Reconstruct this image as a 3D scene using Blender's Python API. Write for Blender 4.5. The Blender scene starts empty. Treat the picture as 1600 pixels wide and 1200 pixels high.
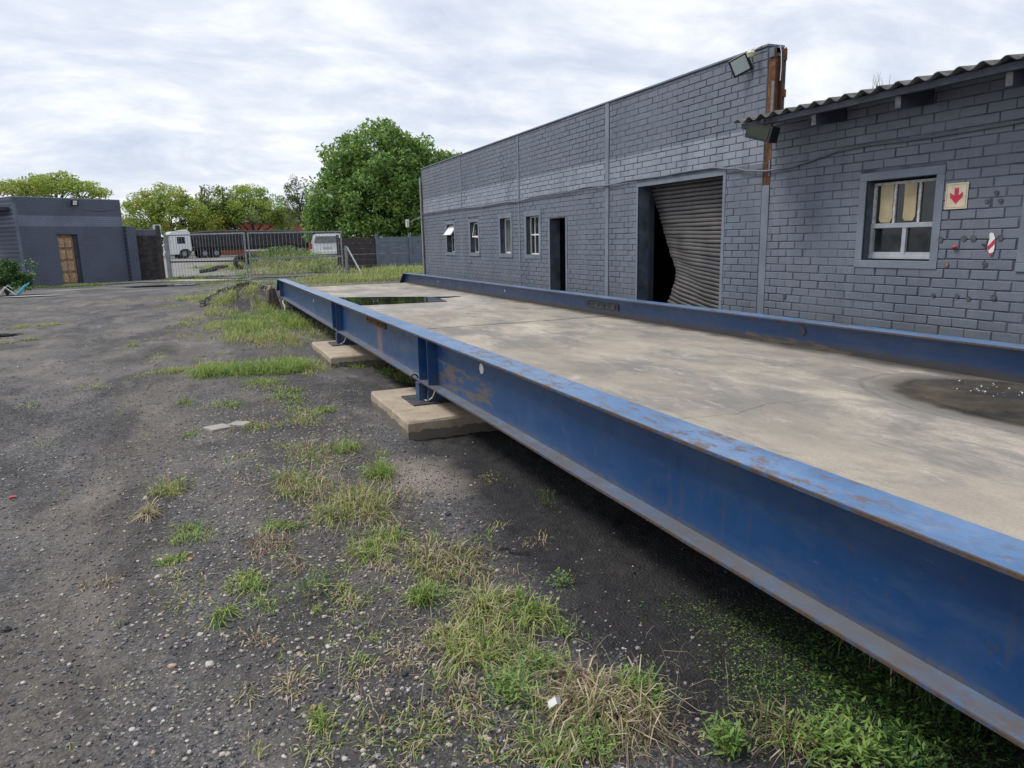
import bpy, math, random
import numpy as np
from mathutils import Vector, Matrix
random.seed(7); rng = np.random.default_rng(11)
S = bpy.context.scene; COL = S.collection
# ------------------------------------------------------------------ camera, sky, sun, exposure
FPX = 1109.0; YAW, PITCH, ROLL = 0.4042961, 0.19878207, -0.02283625; EYE = 1.40
def cam_axes():
    cy, sy, cp, sp, cr, sr = math.cos(YAW), math.sin(YAW), math.cos(PITCH), math.sin(PITCH), math.cos(ROLL), math.sin(ROLL)
    F = np.array([sy*cp, cy*cp, -sp]); R = np.array([cy, -sy, 0.]); U = np.cross(R, F)
    return cr*R+sr*U, -sr*R+cr*U, F
cR, cU, cF = cam_axes()
cam = bpy.data.objects.new('camera', bpy.data.cameras.new('camera')); COL.objects.link(cam)
cam.matrix_world = Matrix(((cR[0], cU[0], -cF[0], 0), (cR[1], cU[1], -cF[1], 0), (cR[2], cU[2], -cF[2], EYE), (0, 0, 0, 1)))
cam.data.sensor_width = 36; cam.data.lens = FPX/1600*36; cam.data.clip_start = .05; cam.data.clip_end = 5000
S.camera = cam
SUN_DIR = Vector((-0.50, 0.30, 0.95)).normalized()
W = bpy.data.worlds.new('World'); S.world = W; W.use_nodes = True
nt = W.node_tree; nt.nodes.clear()
def N(nt, t, **k):
    n = nt.nodes.new(t)
    for a, v in k.items():
        if a == 'ins':
            for i, x in v.items(): n.inputs[i].default_value = x
        else: setattr(n, a, v)
    return n
sky = N(nt, 'ShaderNodeTexSky', sky_type='NISHITA', sun_disc=False, sun_elevation=math.asin(SUN_DIR.z), sun_rotation=math.atan2(SUN_DIR.x, SUN_DIR.y))
bg1 = N(nt, 'ShaderNodeBackground', ins={1: .10}); bg2 = N(nt, 'ShaderNodeBackground', ins={1: .93})
tc = N(nt, 'ShaderNodeTexCoord'); sx = N(nt, 'ShaderNodeSeparateXYZ')
zz = N(nt, 'ShaderNodeMath', operation='MAXIMUM', ins={1: 0.0}); za = N(nt, 'ShaderNodeMath', operation='ADD', ins={1: .30})
dx = N(nt, 'ShaderNodeMath', operation='DIVIDE'); dy = N(nt, 'ShaderNodeMath', operation='DIVIDE'); cb = N(nt, 'ShaderNodeCombineXYZ')
lk = nt.links.new
lk(tc.outputs['Generated'], sx.inputs[0]); lk(sx.outputs[2], zz.inputs[0]); lk(zz.outputs[0], za.inputs[0])
lk(sx.outputs[0], dx.inputs[0]); lk(za.outputs[0], dx.inputs[1]); lk(sx.outputs[1], dy.inputs[0]); lk(za.outputs[0], dy.inputs[1])
lk(dx.outputs[0], cb.inputs[0]); lk(dy.outputs[0], cb.inputs[1])
mp = N(nt, 'ShaderNodeMapping', ins={2: (0, 0, .55), 3: (1.3, 2.0, 1)}); lk(cb.outputs[0], mp.inputs[0])
n1 = N(nt, 'ShaderNodeTexNoise', ins={'Scale': 1.35, 'Detail': 9, 'Roughness': .60, 'Distortion': .5}); lk(mp.outputs[0], n1.inputs['Vector'])
n2 = N(nt, 'ShaderNodeTexNoise', ins={'Scale': 4.2, 'Detail': 6, 'Roughness': .55}); lk(mp.outputs[0], n2.inputs['Vector'])
mx = N(nt, 'ShaderNodeMix', data_type='FLOAT', ins={0: .30}); lk(n1.outputs[0], mx.inputs[2]); lk(n2.outputs[0], mx.inputs[3])
cr_ = N(nt, 'ShaderNodeValToRGB'); e = cr_.color_ramp; e.elements[0].position = .34; e.elements[0].color = (.60, .67, .81, 1); e.elements[1].position = .60; e.elements[1].color = (1.04, 1.05, 1.08, 1)
m_ = e.elements.new(.47); m_.color = (.78, .83, .93, 1)
lk(mx.outputs[0], cr_.inputs[0]); lk(cr_.outputs[0], bg2.inputs[0]); lk(sky.outputs[0], bg1.inputs[0])
ms = N(nt, 'ShaderNodeMixShader', ins={0: .90}); wo = N(nt, 'ShaderNodeOutputWorld')
lk(bg1.outputs[0], ms.inputs[1]); lk(bg2.outputs[0], ms.inputs[2]); lk(ms.outputs[0], wo.inputs[0])
sl = bpy.data.lights.new('sun', 'SUN'); sl.energy = 2.3; sl.angle = math.radians(18); sl.color = (1, .96, .9)
so = bpy.data.objects.new('sun', sl); COL.objects.link(so); so.rotation_euler = SUN_DIR.to_track_quat('Z', 'Y').to_euler()
S.view_settings.view_transform = 'Standard'; S.view_settings.look = 'None'; S.view_settings.exposure = 0.20; S.view_settings.gamma = 1
S.view_settings.use_curve_mapping = False

# ------------------------------------------------------------------ helpers
def hash2(ix, iy, s=0):
    h = (ix.astype(np.int64)*374761393 + iy.astype(np.int64)*668265263 + s*974711) & 0xffffffff
    h = ((h ^ (h >> 13))*1274126177) & 0xffffffff
    return ((h ^ (h >> 16)) & 0xffff)/65535.0
def vnoise(x, y, s=0):
    x = np.asarray(x, float); y = np.asarray(y, float)
    ix = np.floor(x); iy = np.floor(y); fx = x-ix; fy = y-iy; fx = fx*fx*(3-2*fx); fy = fy*fy*(3-2*fy)
    a = hash2(ix, iy, s); b = hash2(ix+1, iy, s); c = hash2(ix, iy+1, s); d = hash2(ix+1, iy+1, s)
    return (a*(1-fx)+b*fx)*(1-fy)+(c*(1-fx)+d*fx)*fy
def fbm(x, y, o=4, s=0):
    v = 0; a = .5; t = 0
    for i in range(o):
        v = v+a*vnoise(np.asarray(x)*2**i, np.asarray(y)*2**i, s+i); t += a; a *= .5
    return v/t
def sstep(a, b, x):
    t = np.clip((np.asarray(x, float)-a)/(b-a), 0, 1); return t*t*(3-2*t)
def gz(x, y):
    x = np.asarray(x, float); y = np.asarray(y, float)
    z = (fbm(x*.7, y*.7, 3, 5)-.5)*.05*sstep(1.0, 3, y)
    z = z-.27*sstep(4.9, 5.7, x)*(1-sstep(20, 24, y))-.03*np.exp(-((x-1.9)/.8)**2)*(y < 17)
    ramp = .385*sstep(17.55, 17.95, y)*(1-sstep(18.5, 24.5, y))*sstep(.6, 1.5, x)*(1-sstep(5.0, 6.2, x))
    z = z+ramp
    z = z+.42*np.exp(-((x-.75)/.65)**2-((y-19.6)/1.5)**2)*(.75+.5*fbm(x*2.5, y*2.5, 3, 9))*(1-sstep(1.1, 1.6, x))
    z = z+.9*np.exp(-((x-4.3)/2.6)**2-((y-42)/2.6)**2)      # grassy heap beyond the gate
    return z+.32*sstep(50, 84, y)
def G(px, py, z=0.):
    d = cF+(px-800)/FPX*cR-(py-600)/FPX*cU; t = (z-EYE)/d[2]; return d[0]*t, d[1]*t

def tag(o, label=None, cat=None, group=None, kind=None):
    if label: o['label'] = label
    if cat: o['category'] = cat
    if group: o['group'] = group
    if kind: o['kind'] = kind
    return o
def thing(name, loc=(0, 0, 0), rz=0, label=None, cat=None, group=None):
    o = bpy.data.objects.new(name, None); COL.objects.link(o); o.location = loc; o.rotation_euler = (0, 0, rz); o.empty_display_size = .1
    return tag(o, label, cat, group)
def link(name, me, parent=None, loc=None, rot=None):
    o = bpy.data.objects.new(name, me); COL.objects.link(o)
    if parent is not None: o.parent = parent
    if loc is not None: o.location = loc
    if rot is not None: o.rotation_euler = rot
    return o
def copy_tree(o, parent=None):
    c = o.copy(); COL.objects.link(c); c.parent = parent
    for ch in list(o.children): copy_tree(ch, c)
    return c
def fastmesh(name, V, faces, mats=(), midx=None, smooth=False):
    """faces: list of int arrays (n,k)"""
    me = bpy.data.meshes.new(name); V = np.asarray(V, np.float32).reshape(-1, 3)
    me.vertices.add(len(V)); me.vertices.foreach_set('co', V.ravel())
    faces = [np.asarray(f, np.int32) for f in faces if len(f)]
    tot = sum(f.size for f in faces); nf = sum(len(f) for f in faces)
    me.loops.add(tot); me.polygons.add(nf)
    me.loops.foreach_set('vertex_index', np.concatenate([f.ravel() for f in faces]))
    lt = np.concatenate([np.full(len(f), f.shape[1], np.int32) for f in faces]); ls = np.concatenate([[0], np.cumsum(lt)[:-1]]).astype(np.int32)
    me.polygons.foreach_set('loop_start', ls); me.polygons.foreach_set('loop_total', lt)
    for m in mats: me.materials.append(m)
    if midx is not None: me.polygons.foreach_set('material_index', np.concatenate([np.asarray(m, np.int32) for m in midx]))
    me.polygons.foreach_set('use_smooth', np.full(nf, bool(smooth)))
    me.update(calc_edges=True); me.validate(); return me
class MB:
    def __init__(s): s.v = []; s.f = []; s.m = []
    def add(s, vs, fs, m=0):
        b = len(s.v); s.v += [tuple(v) for v in vs]; s.f += [tuple(i+b for i in f) for f in fs]; s.m += [m]*len(fs); return s
    def box(s, x0, x1, y0, y1, z0, z1, m=0, bev=0, M=None):
        if bev:
            b = bev; vs = []; 
            for z, i in ((z0, b), (z0+b, 0), (z1-b, 0), (z1, b)):
                vs += [(x0+i, y0+i, z), (x1-i, y0+i, z), (x1-i, y1-i, z), (x0+i, y1-i, z)]
            fs = [(3, 2, 1, 0), (12, 13, 14, 15)]
            for k in range(3):
                for j in range(4): a = k*4+j; c = k*4+(j+1) % 4; fs.append((a, c, c+4, a+4))
        else:
            vs = [(x0, y0, z0), (x1, y0, z0), (x1, y1, z0), (x0, y1, z0), (x0, y0, z1), (x1, y0, z1), (x1, y1, z1), (x0, y1, z1)]
            fs = [(3, 2, 1, 0), (4, 5, 6, 7), (0, 1, 5, 4), (1, 2, 6, 5), (2, 3, 7, 6), (3, 0, 4, 7)]
        if M is not None: vs = [tuple(M @ Vector(v)) for v in vs]
        return s.add(vs, fs, m)
    def prism(s, poly, axis, a, b, m=0, M=None):
        """poly of 2-D points extruded along axis between a and b"""
        n = len(poly)
        def P(u, v, w): return {'x': (w, u, v), 'y': (u, w, v), 'z': (u, v, w)}[axis]
        vs = [P(u, v, a) for u, v in poly]+[P(u, v, b) for u, v in poly]
        if M is not None: vs = [tuple(M @ Vector(v)) for v in vs]
        fs = [tuple(range(n))[::-1], tuple(range(n, 2*n))]+[(i, (i+1) % n, (i+1) % n+n, i+n) for i in range(n)]
        return s.add(vs, fs, m)
    def tube(s, pts, r, n=8, m=0, caps=True):
        pts = [Vector(p) for p in pts]; rs = r if isinstance(r, (list, tuple)) else [r]*len(pts); vs = []; up = Vector((0, 0, 1))
        for i, p in enumerate(pts):
            t = (pts[min(i+1, len(pts)-1)]-pts[max(i-1, 0)]).normalized()
            a = t.cross(up)
            if a.length < .05: a = t.cross(Vector((1, 0, 0)))
            a.normalize(); b = a.cross(t)
            for k in range(n):
                q = 2*math.pi*k/n; vs.append(tuple(p+(a*math.cos(q)+b*math.sin(q))*rs[i]))
        fs = [(i*n+k, i*n+(k+1) % n, (i+1)*n+(k+1) % n, (i+1)*n+k) for i in range(len(pts)-1) for k in range(n)]
        if caps: fs += [tuple(range(n))[::-1], tuple((len(pts)-1)*n+k for k in range(n))]
        return s.add(vs, fs, m)
    def cyl(s, c, axis, r, h, n=16, m=0):
        d = {'x': Vector((1, 0, 0)), 'y': Vector((0, 1, 0)), 'z': Vector((0, 0, 1))}[axis]; c = Vector(c)
        return s.tube([c-d*h/2, c+d*h/2], r, n, m)
    def mesh(s, name, mats, smooth=False):
        me = bpy.data.meshes.new(name); me.from_pydata(s.v, [], s.f)
        for m in (mats if isinstance(mats, (list, tuple)) else [mats]): me.materials.append(m)
        me.polygons.foreach_set('material_index', s.m)
        if smooth: me.polygons.foreach_set('use_smooth', [True]*len(s.f))
        me.update(); return me
    def build(s, name, mats, parent=None, smooth=False, loc=None, rot=None):
        o = link(name, s.mesh(name, mats, smooth), parent, loc, rot)
        if smooth:
            try: s_ = o.data.set_sharp_from_angle(angle=math.radians(40))
            except Exception: pass
        return o

# ------------------------------------------------------------------ materials
class MT:
    def __init__(s, name, rough=.8, metal=0., spec=.5):
        s.m = bpy.data.materials.new(name); s.m.use_nodes = True; s.t = s.m.node_tree; s.b = s.t.nodes['Principled BSDF']
        s.b.inputs['Roughness'].default_value = rough; s.b.inputs['Metallic'].default_value = metal; s.b.inputs['Specular IOR Level'].default_value = spec
        s.geo = None
    def n(s, t, **k): return N(s.t, t, **k)
    def l(s, a, b): s.t.links.new(a, b)
    def pos(s):
        if not s.geo: s.geo = s.n('ShaderNodeNewGeometry')
        return s.geo.outputs['Position']
    def noise(s, scale, detail=4, rough=.55, vec=None, stretch=None, dist=0):
        v = vec or s.pos()
        if stretch: mp = s.n('ShaderNodeMapping', ins={3: stretch}); s.l(v, mp.inputs[0]); v = mp.outputs[0]
        n = s.n('ShaderNodeTexNoise', ins={'Scale': scale, 'Detail': detail, 'Roughness': rough, 'Distortion': dist}); s.l(v, n.inputs['Vector']); return n.outputs[0]
    def voro(s, scale, feat='F1', out=0, vec=None):
        n = s.n('ShaderNodeTexVoronoi', feature=feat, ins={'Scale': scale}); s.l(vec or s.pos(), n.inputs['Vector']); return n.outputs[out]
    def ramp(s, fac, stops, interp='LINEAR'):
        r = s.n('ShaderNodeValToRGB'); r.color_ramp.interpolation = interp; el = r.color_ramp.elements
        while len(el) < len(stops): el.new(.5)
        for e, (p, c) in zip(el, stops): e.position = p; e.color = (c, c, c, 1) if isinstance(c, (int, float)) else (*c, 1)
        s.l(fac, r.inputs[0]); return r.outputs[0]
    def mix(s, f, a, b, mode='MIX'):
        m = s.n('ShaderNodeMix', data_type='RGBA', blend_type=mode)
        for i, v in ((0, f), (6, a), (7, b)):
            if isinstance(v, bpy.types.NodeSocket): s.l(v, m.inputs[i])
            elif i == 0: m.inputs[0].default_value = v
            else: m.inputs[i].default_value = (*v, 1)
        return m.outputs[2]
    def math(s, op, a, b=0., c=None):
        m = s.n('ShaderNodeMath', operation=op)
        for i, v in enumerate((a, b) if c is None else (a, b, c)):
            if isinstance(v, bpy.types.NodeSocket): s.l(v, m.inputs[i])
            else: m.inputs[i].default_value = v
        return m.outputs[0]
    def sep(s): 
        n = s.n('ShaderNodeSeparateXYZ'); s.l(s.pos(), n.inputs[0]); return n.outputs
    def color(s, c):
        if isinstance(c, bpy.types.NodeSocket): s.l(c, s.b.inputs['Base Color'])
        else: s.b.inputs['Base Color'].default_value = (*c, 1)
        return s
    def rough(s, c): s.l(c, s.b.inputs['Roughness']); return s
    def bump(s, h, strength=.5, dist=.01):
        b = s.n('ShaderNodeBump', ins={'Strength': strength, 'Distance': dist}); s.l(h, b.inputs['Height']); s.l(b.outputs[0], s.b.inputs['Normal']); return s
    def rnd(s):
        if not s.geo: s.pos()
        oi = s.n('ShaderNodeObjectInfo'); a = s.math('ADD', s.geo.outputs['Random Per Island'], oi.outputs['Random']); return s.math('FRACT', a)
def simple(name, c, rough=.7, metal=0, var=.25, scale=6, spec=.4, bump=0, bs=40):
    m = MT(name, rough, metal, spec); f = m.noise(scale, 5); d = tuple(x*(1-var) for x in c); l = tuple(min(1, x*(1+var)) for x in c)
    m.color(m.ramp(f, [(.3, d), (.7, l)]))
    if bump: m.bump(m.noise(bs, 4), bump, .004)
    return m.m

def mat_brick(name, base, band, zlo, zhi):
    m = MT(name, .58, 0, .35); z = m.sep()[2]
    zz = m.math('ADD', z, m.math('MULTIPLY', m.math('SUBTRACT', m.noise(9, 3), .5), .015))
    inb = m.math('MULTIPLY', m.math('GREATER_THAN', zz, zlo), m.math('LESS_THAN', zz, zhi))
    col = m.mix(inb, base, band)
    col = m.mix(m.math('MULTIPLY', m.rnd(), .26), col, tuple(x*.55 for x in base))
    col = m.mix(m.ramp(m.noise(1.1, 5, .6), [(.40, 0.), (.75, .42)]), col, (.20, .215, .25))
    col = m.mix(m.ramp(m.noise(1.3, 6, .7, stretch=(3, 3, .35)), [(.52, 0.), (.70, .38)]), col, (.24, .25, .275))
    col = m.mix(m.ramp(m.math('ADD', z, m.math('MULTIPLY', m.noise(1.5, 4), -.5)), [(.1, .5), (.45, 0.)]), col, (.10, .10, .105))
    col = m.mix(m.ramp(m.noise(2.3, 4, .6, stretch=(1, 1, .22)), [(.5, 0.), (.78, .5)]), col, tuple(x*.5 for x in base))
    col = m.mix(m.ramp(m.noise(60, 3, .7), [(.60, 0.), (.8, .5)]), col, (.045, .045, .055))
    m.color(col); m.rough(m.ramp(m.noise(14, 3), [(.3, .45), (.7, .72)]))
    m.bump(m.math('ADD', m.noise(28, 5, .6), m.math('MULTIPLY', m.noise(160, 3), .5)), .55, .006); return m.m
BASE = (.140, .165, .205); BAND = (.275, .312, .365)
M = {}
M['brick'] = mat_brick('painted_brick', BASE, BAND, 2.20, 2.59)
M['brick_annex'] = mat_brick('painted_brick_annex', BASE, (.162, .188, .228), 2.14, 9)
M['mortar'] = simple('painted_mortar', (.078, .09, .118), .85, var=.5, scale=5, bump=.5)
M['plaster'] = simple('painted_plaster', (.165, .192, .235), .7, var=.18, scale=3, bump=.4, bs=25)
M['plaster_dark'] = simple('reveal_paint', (.04, .045, .065), .8, var=.3, scale=3, bump=.3)
m = MT('gatehouse_brick', .75, 0, .3); zs = m.sep()
br = m.n('ShaderNodeTexBrick', ins={'Scale': 1, 'Mortar Size': .006, 'Brick Width': .232, 'Row Height': .083, 'Mortar Smooth': .4})
tcx = m.n('ShaderNodeTexCoord'); mpp = m.n('ShaderNodeMapping', ins={1: (0, 0, 0), 2: (math.radians(90), 0, 0)}); m.l(tcx.outputs['Object'], mpp.inputs[0]); m.l(mpp.outputs[0], br.inputs['Vector'])
inb = m.math('MULTIPLY', m.math('GREATER_THAN', zs[2], 2.40), m.math('LESS_THAN', zs[2], 2.83))
c0 = m.mix(inb, (.10, .115, .16), (.18, .20, .27)); c0 = m.mix(m.ramp(m.noise(1.2, 5), [(.45, 0.), (.75, .45)]), c0, (.06, .065, .085))
c0 = m.mix(m.math('MULTIPLY', br.outputs['Fac'], .55), c0, (.035, .04, .055)); m.color(c0); m.bump(m.math('SUBTRACT', 1., br.outputs['Fac']), .6, .01); M['gh'] = m.m

def mat_steel(name, web=True):
    m = MT(name, .38, 0, .6); x, y, z = m.sep()
    base = m.mix(m.ramp(m.noise(.9, 4), [(.3, 0.), (.7, 1.)]), (.005, .040, .135) if web else (.055, .140, .30), (.010, .058, .170) if web else (.11, .205, .37))  # flanges paler than web: faded paint plus sky sheen put into the colour
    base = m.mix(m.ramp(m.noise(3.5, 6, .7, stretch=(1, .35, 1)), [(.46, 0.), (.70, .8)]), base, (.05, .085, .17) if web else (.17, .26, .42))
    if web:
        zd = m.math('ADD', z, m.math('MULTIPLY', m.noise(16, 5, .7), -.06))
        base = m.mix(m.ramp(zd, [(.245, .8), (.268, 0.)]), base, (.085, .08, .075))        # grime gathered above the lower flange
        # grime line where slab meets the far web
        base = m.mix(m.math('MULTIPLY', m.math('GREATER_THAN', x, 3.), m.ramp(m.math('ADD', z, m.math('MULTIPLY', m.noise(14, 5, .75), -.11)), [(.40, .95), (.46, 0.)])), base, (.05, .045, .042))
        # long scrape beside the first stiffener
        sc = m.noise(2.2, 5, .7, stretch=(1, 1.2, 8)); reg = m.math('MULTIPLY', m.math('MULTIPLY', m.ramp(y, [(.0, 0.), (1., 1.)]), 1.), 1.)
        my = m.math('MULTIPLY', m.math('GREATER_THAN', y, 4.15), m.math('LESS_THAN', y, 5.40)); mz = m.math('MULTIPLY', m.math('GREATER_THAN', z, .30), m.math('LESS_THAN', z, .49))
        mm = m.math('MULTIPLY', m.math('MULTIPLY', my, mz), m.ramp(sc, [(.47, 0.), (.54, .9)])); base = m.mix(mm, base, (.11, .085, .065))
        # rust run below the near splice plate
        ry = m.math('ABSOLUTE', m.math('SUBTRACT', y, m.math('ADD', 7.42, m.math('MULTIPLY', m.noise(12, 2), .05))))
        rr = m.math('MULTIPLY', m.ramp(ry, [(.06, .75), (.14, 0.)]), m.math('LESS_THAN', z, .60)); base = m.mix(m.math('MULTIPLY', rr, m.math('LESS_THAN', x, 3.)), base, (.20, .11, .085))
        base = m.mix(m.ramp(m.noise(5, 6, .75, stretch=(1, 2.4, .5)), [(.56, 0.), (.66, .5)]), base, (.045, .06, .10))
        base = m.mix(m.ramp(m.noise(30, 5, .8, stretch=(1, .25, 2)), [(.66, 0.), (.70, .7)]), base, (.16, .22, .32))
        sp = m.ramp(m.noise(9, 7, .78), [(.60, 0.), (.65, .85)]); base = m.mix(sp, base, (.060, .045, .040))
    else:
        sp = m.ramp(m.noise(11, 8, .78, stretch=(1.6, .8, 1)), [(.505, 0.), (.58, .9)]); base = m.mix(m.math('MULTIPLY', sp, m.ramp(m.noise(1.4, 2), [(.38, .08), (.55, 1.)])), base, (.13, .085, .06))
        base = m.mix(m.ramp(m.noise(26, 6, .7), [(.55, 0.), (.75, .6)]), base, (.22, .24, .27))
        base = m.mix(m.math('MULTIPLY', m.math('LESS_THAN', z, .32), m.ramp(m.noise(5, 6, .7), [(.36, .25), (.56, .85)])), base, (.13, .12, .11))   # dust on the lower flange
    m.color(base); m.rough(m.ramp(m.noise(8, 5), [(.3, .26), (.7, .48)])); m.bump(m.math('ADD', m.noise(6, 3), m.math('MULTIPLY', m.noise(70, 4, .7), .35)), .22, .006); return m.m
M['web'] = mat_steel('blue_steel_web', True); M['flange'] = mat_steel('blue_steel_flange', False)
m = MT('rusty_flange_edge', .85, 0, .2); m.color(m.mix(m.ramp(m.noise(16, 6, .7), [(.36, 0.), (.52, 1.)]), (.05, .09, .17), (.085, .06, .045))); m.bump(m.noise(50, 5), .8, .006); M['edge'] = m.m
M['steel_dark'] = simple('dark_blue_steel', (.03, .06, .13), .6, var=.5, scale=9, bump=.3)
m = MT('rusty_steel', .85, 0, .25); m.color(m.ramp(m.noise(9, 7, .7), [(.3, (.045, .03, .025)), (.5, (.12, .055, .03)), (.7, (.24, .12, .06))])); m.bump(m.noise(40, 6), .9, .01); M['rust'] = m.m
M['plate'] = simple('dirty_steel_plate', (.06, .06, .065), .6, var=.5, scale=14, bump=.4)

m = MT('weighbridge_concrete', .85, 0, .3); x, y, z = m.sep()
st = (1., .45, 1)
c = m.ramp(m.noise(1.0, 8, .62, stretch=st, dist=.1), [(.32, (.23, .208, .178)), (.5, (.365, .322, .268)), (.66, (.53, .47, .39))])
c = m.mix(m.ramp(m.noise(2.0, 9, .74, stretch=(1, .5, 1), dist=.3), [(.45, 0.), (.60, .85)]), c, (.17, .168, .165))
c = m.mix(m.ramp(m.noise(5.5, 9, .78, stretch=(1, .4, 1), dist=.4), [(.56, 0.), (.68, .55)]), c, (.56, .53, .48))
c = m.mix(m.ramp(m.noise(90, 3, .6), [(.35, .35), (.6, 0.)]), c, (.20, .18, .15))
ed = m.math('ADD', x, m.math('MULTIPLY', m.noise(2.5, 5), .35)); c = m.mix(m.ramp(m.math('MULTIPLY', ed, .2), [(.955, 0.), (.985, .9)]), c, (.06, .055, .05))
dd = m.n('ShaderNodeVectorMath', operation='DISTANCE', ins={1: (4.3, 2.35, .42)}); mp2 = m.n('ShaderNodeMapping', ins={3: (1, .62, 1)}); m.l(m.pos(), mp2.inputs[0]); m.l(mp2.outputs[0], dd.inputs[0]); dd.inputs[1].default_value = (4.28, 2.32*.62, .42)
dv = m.math('ADD', dd.outputs['Value'], m.math('MULTIPLY', m.noise(4, 4), .1))
c = m.mix(m.ramp(dv, [(.60, .85), (.70, .55), (.76, 0.)]), c, (.12, .11, .10)); c = m.mix(m.ramp(dv, [(.74, 0.), (.76, .5), (.785, 0.)]), c, (.09, .085, .08))
dd2 = m.n('ShaderNodeVectorMath', operation='DISTANCE'); mp3 = m.n('ShaderNodeMapping', ins={3: (1, .55, 1)}); m.l(m.pos(), mp3.inputs[0]); m.l(mp3.outputs[0], dd2.inputs[0]); dd2.inputs[1].default_value = (3.2, 12.3*.55, .42)
c = m.mix(m.ramp(m.math('ADD', dd2.outputs['Value'], m.math('MULTIPLY', m.noise(1.5, 4), .8)), [(1.35, 1.), (1.75, 0.)]) if False else m.ramp(m.math('MULTIPLY', m.math('ADD', dd2.outputs['Value'], m.math('MULTIPLY', m.noise(1.5, 4), .8)), .4), [(.60, .35), (.78, 0.)]), c, (.30, .30, .29))
m.color(c); m.rough(m.ramp(dv, [(.6, .35), (.75, .85)])); m.bump(m.math('ADD', m.noise(18, 6, .65), m.math('MULTIPLY', m.noise(140, 3), .4)), .35, .006); M['deck'] = m.m
m = MT('old_pad_concrete', .9, 0, .3); c = m.ramp(m.noise(4, 8, .65), [(.3, (.24, .19, .135)), (.52, (.40, .33, .25)), (.75, (.52, .45, .36))]); c = m.mix(m.ramp(m.noise(2, 4), [(.5, 0.), (.7, .5)]), c, (.20, .17, .13)); c = m.mix(m.math('LESS_THAN', m.math('ADD', m.sep()[2], m.math('MULTIPLY', m.noise(12, 4), .07)), .068), c, (.15, .13, .11)); m.color(c); m.bump(m.noise(26, 7, .7), .7, .012); M['pad'] = m.m

# ground: crushed dark aggregate, dust, damp soil
m = MT('yard_ground', .9, 0, .25); x, y, z = m.sep()
c = m.ramp(m.noise(75, 6, .8), [(.32, (.014, .014, .017)), (.47, (.055, .055, .061)), (.58, (.135, .132, .133)), (.70, (.34, .32, .28))])
def cells(sc, pale):
    v = m.n('ShaderNodeSeparateColor'); m.l(m.voro(sc, out=1), v.inputs[0])
    return m.ramp(v.outputs[0], [(.0, (.014, .015, .018)), (.45, (.060, .062, .070)), (.8, (.15, .147, .146)), (.92, (.27, .24, .21)), (1., pale)])
c = m.mix(.42, c, cells(120., (.55, .50, .43))); c = m.mix(.25, c, cells(52., (.26, .24, .22)))
tr = m.noise(.55, 5, .6, stretch=(1.3, .5, 1), dist=.6); c = m.mix(m.ramp(tr, [(.44, 0.), (.64, .60)]), c, (.185, .165, .145))
pth = m.math('ABSOLUTE', m.math('ADD', m.math('ADD', x, .72), m.math('ADD', m.math('MULTIPLY', y, -.03), m.math('MULTIPLY', m.math('SUBTRACT', m.noise(.9, 5), .5), .9))))
c = m.mix(m.ramp(pth, [(.12, .62), (.42, 0.)]), c, m.ramp(m.noise(30, 6, .75), [(.3, (.050, .044, .038)), (.7, (.20, .175, .150))]))
pt2 = m.math('ABSOLUTE', m.math('SUBTRACT', m.math('ADD', x, m.math('MULTIPLY', m.math('SUBTRACT', m.noise(1.1, 5), .5), .7)), m.math('ADD', .45, m.math('MULTIPLY', y, .03))))
c = m.mix(m.ramp(pt2, [(.25, .55), (.60, 0.)]), c, m.ramp(m.noise(45, 6, .75), [(.35, (.016, .015, .015)), (.62, (.07, .06, .052)), (.75, (.22, .18, .14))]))
c = m.mix(m.ramp(m.noise(.8, 6, .7, stretch=(1.2, .6, 1), dist=.8), [(.48, 0.), (.60, .65)]), c, (.030, .029, .031))
c = m.mix(m.ramp(m.noise(1.6, 6, .65, stretch=(1.4, .5, 1)), [(.52, 0.), (.70, .5)]), c, (.27, .24, .21))
c = m.mix(m.ramp(m.noise(.35, 3), [(.54, 0.), (.68, .4)]), c, (.05, .052, .06))
soil = m.ramp(m.noise(14, 7, .65), [(.3, (.010, .010, .012)), (.6, (.026, .025, .027)), (.85, (.06, .055, .05))])
inx = m.ramp(m.math('ADD', m.math('SUBTRACT', x, m.math('MULTIPLY', y, .035)), m.math('MULTIPLY', m.noise(1.3, 5), .55)), [(.0, 0.), (1., 1.)])
xs_ = m.math('ADD', x, m.math('ADD', m.math('MULTIPLY', m.math('SUBTRACT', m.noise(1.1, 5), .5), .9), m.math('MULTIPLY', y, -.10)))
uy = m.math('MULTIPLY', m.math('LESS_THAN', y, 17.5), m.math('LESS_THAN', x, 6.))
c = m.mix(m.math('MULTIPLY', m.ramp(m.math('MULTIPLY', xs_, .5), [(.36, 0.), (.55, .92)]), uy), c, soil)
far = m.ramp(m.math('MULTIPLY', y, .01), [(.22, 0.), (.31, 1.)]); c = m.mix(m.math('MULTIPLY', far, .7), c, m.ramp(m.noise(.5, 5, .6, stretch=(1, 1.6, 1)), [(.34, (.05, .05, .054)), (.52, (.12, .12, .125)), (.68, (.30, .29, .27))]))
dd3 = m.n('ShaderNodeVectorMath', operation='DISTANCE'); mp4 = m.n('ShaderNodeMapping', ins={3: (1.5, .9, 0)}); m.l(m.pos(), mp4.inputs[0]); m.l(mp4.outputs[0], dd3.inputs[0]); dd3.inputs[1].default_value = (1.12*1.5, 4.1*.9, 0)
c = m.mix(m.ramp(m.math('ADD', dd3.outputs['Value'], m.math('MULTIPLY', m.noise(3.5, 5, .7), .7)), [(.45, .8), (.85, 0.)]), c, (.30, .255, .215))
m.color(c); m.rough(m.ramp(m.noise(1.2, 4), [(.35, .7), (.7, .95)]))
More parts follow.
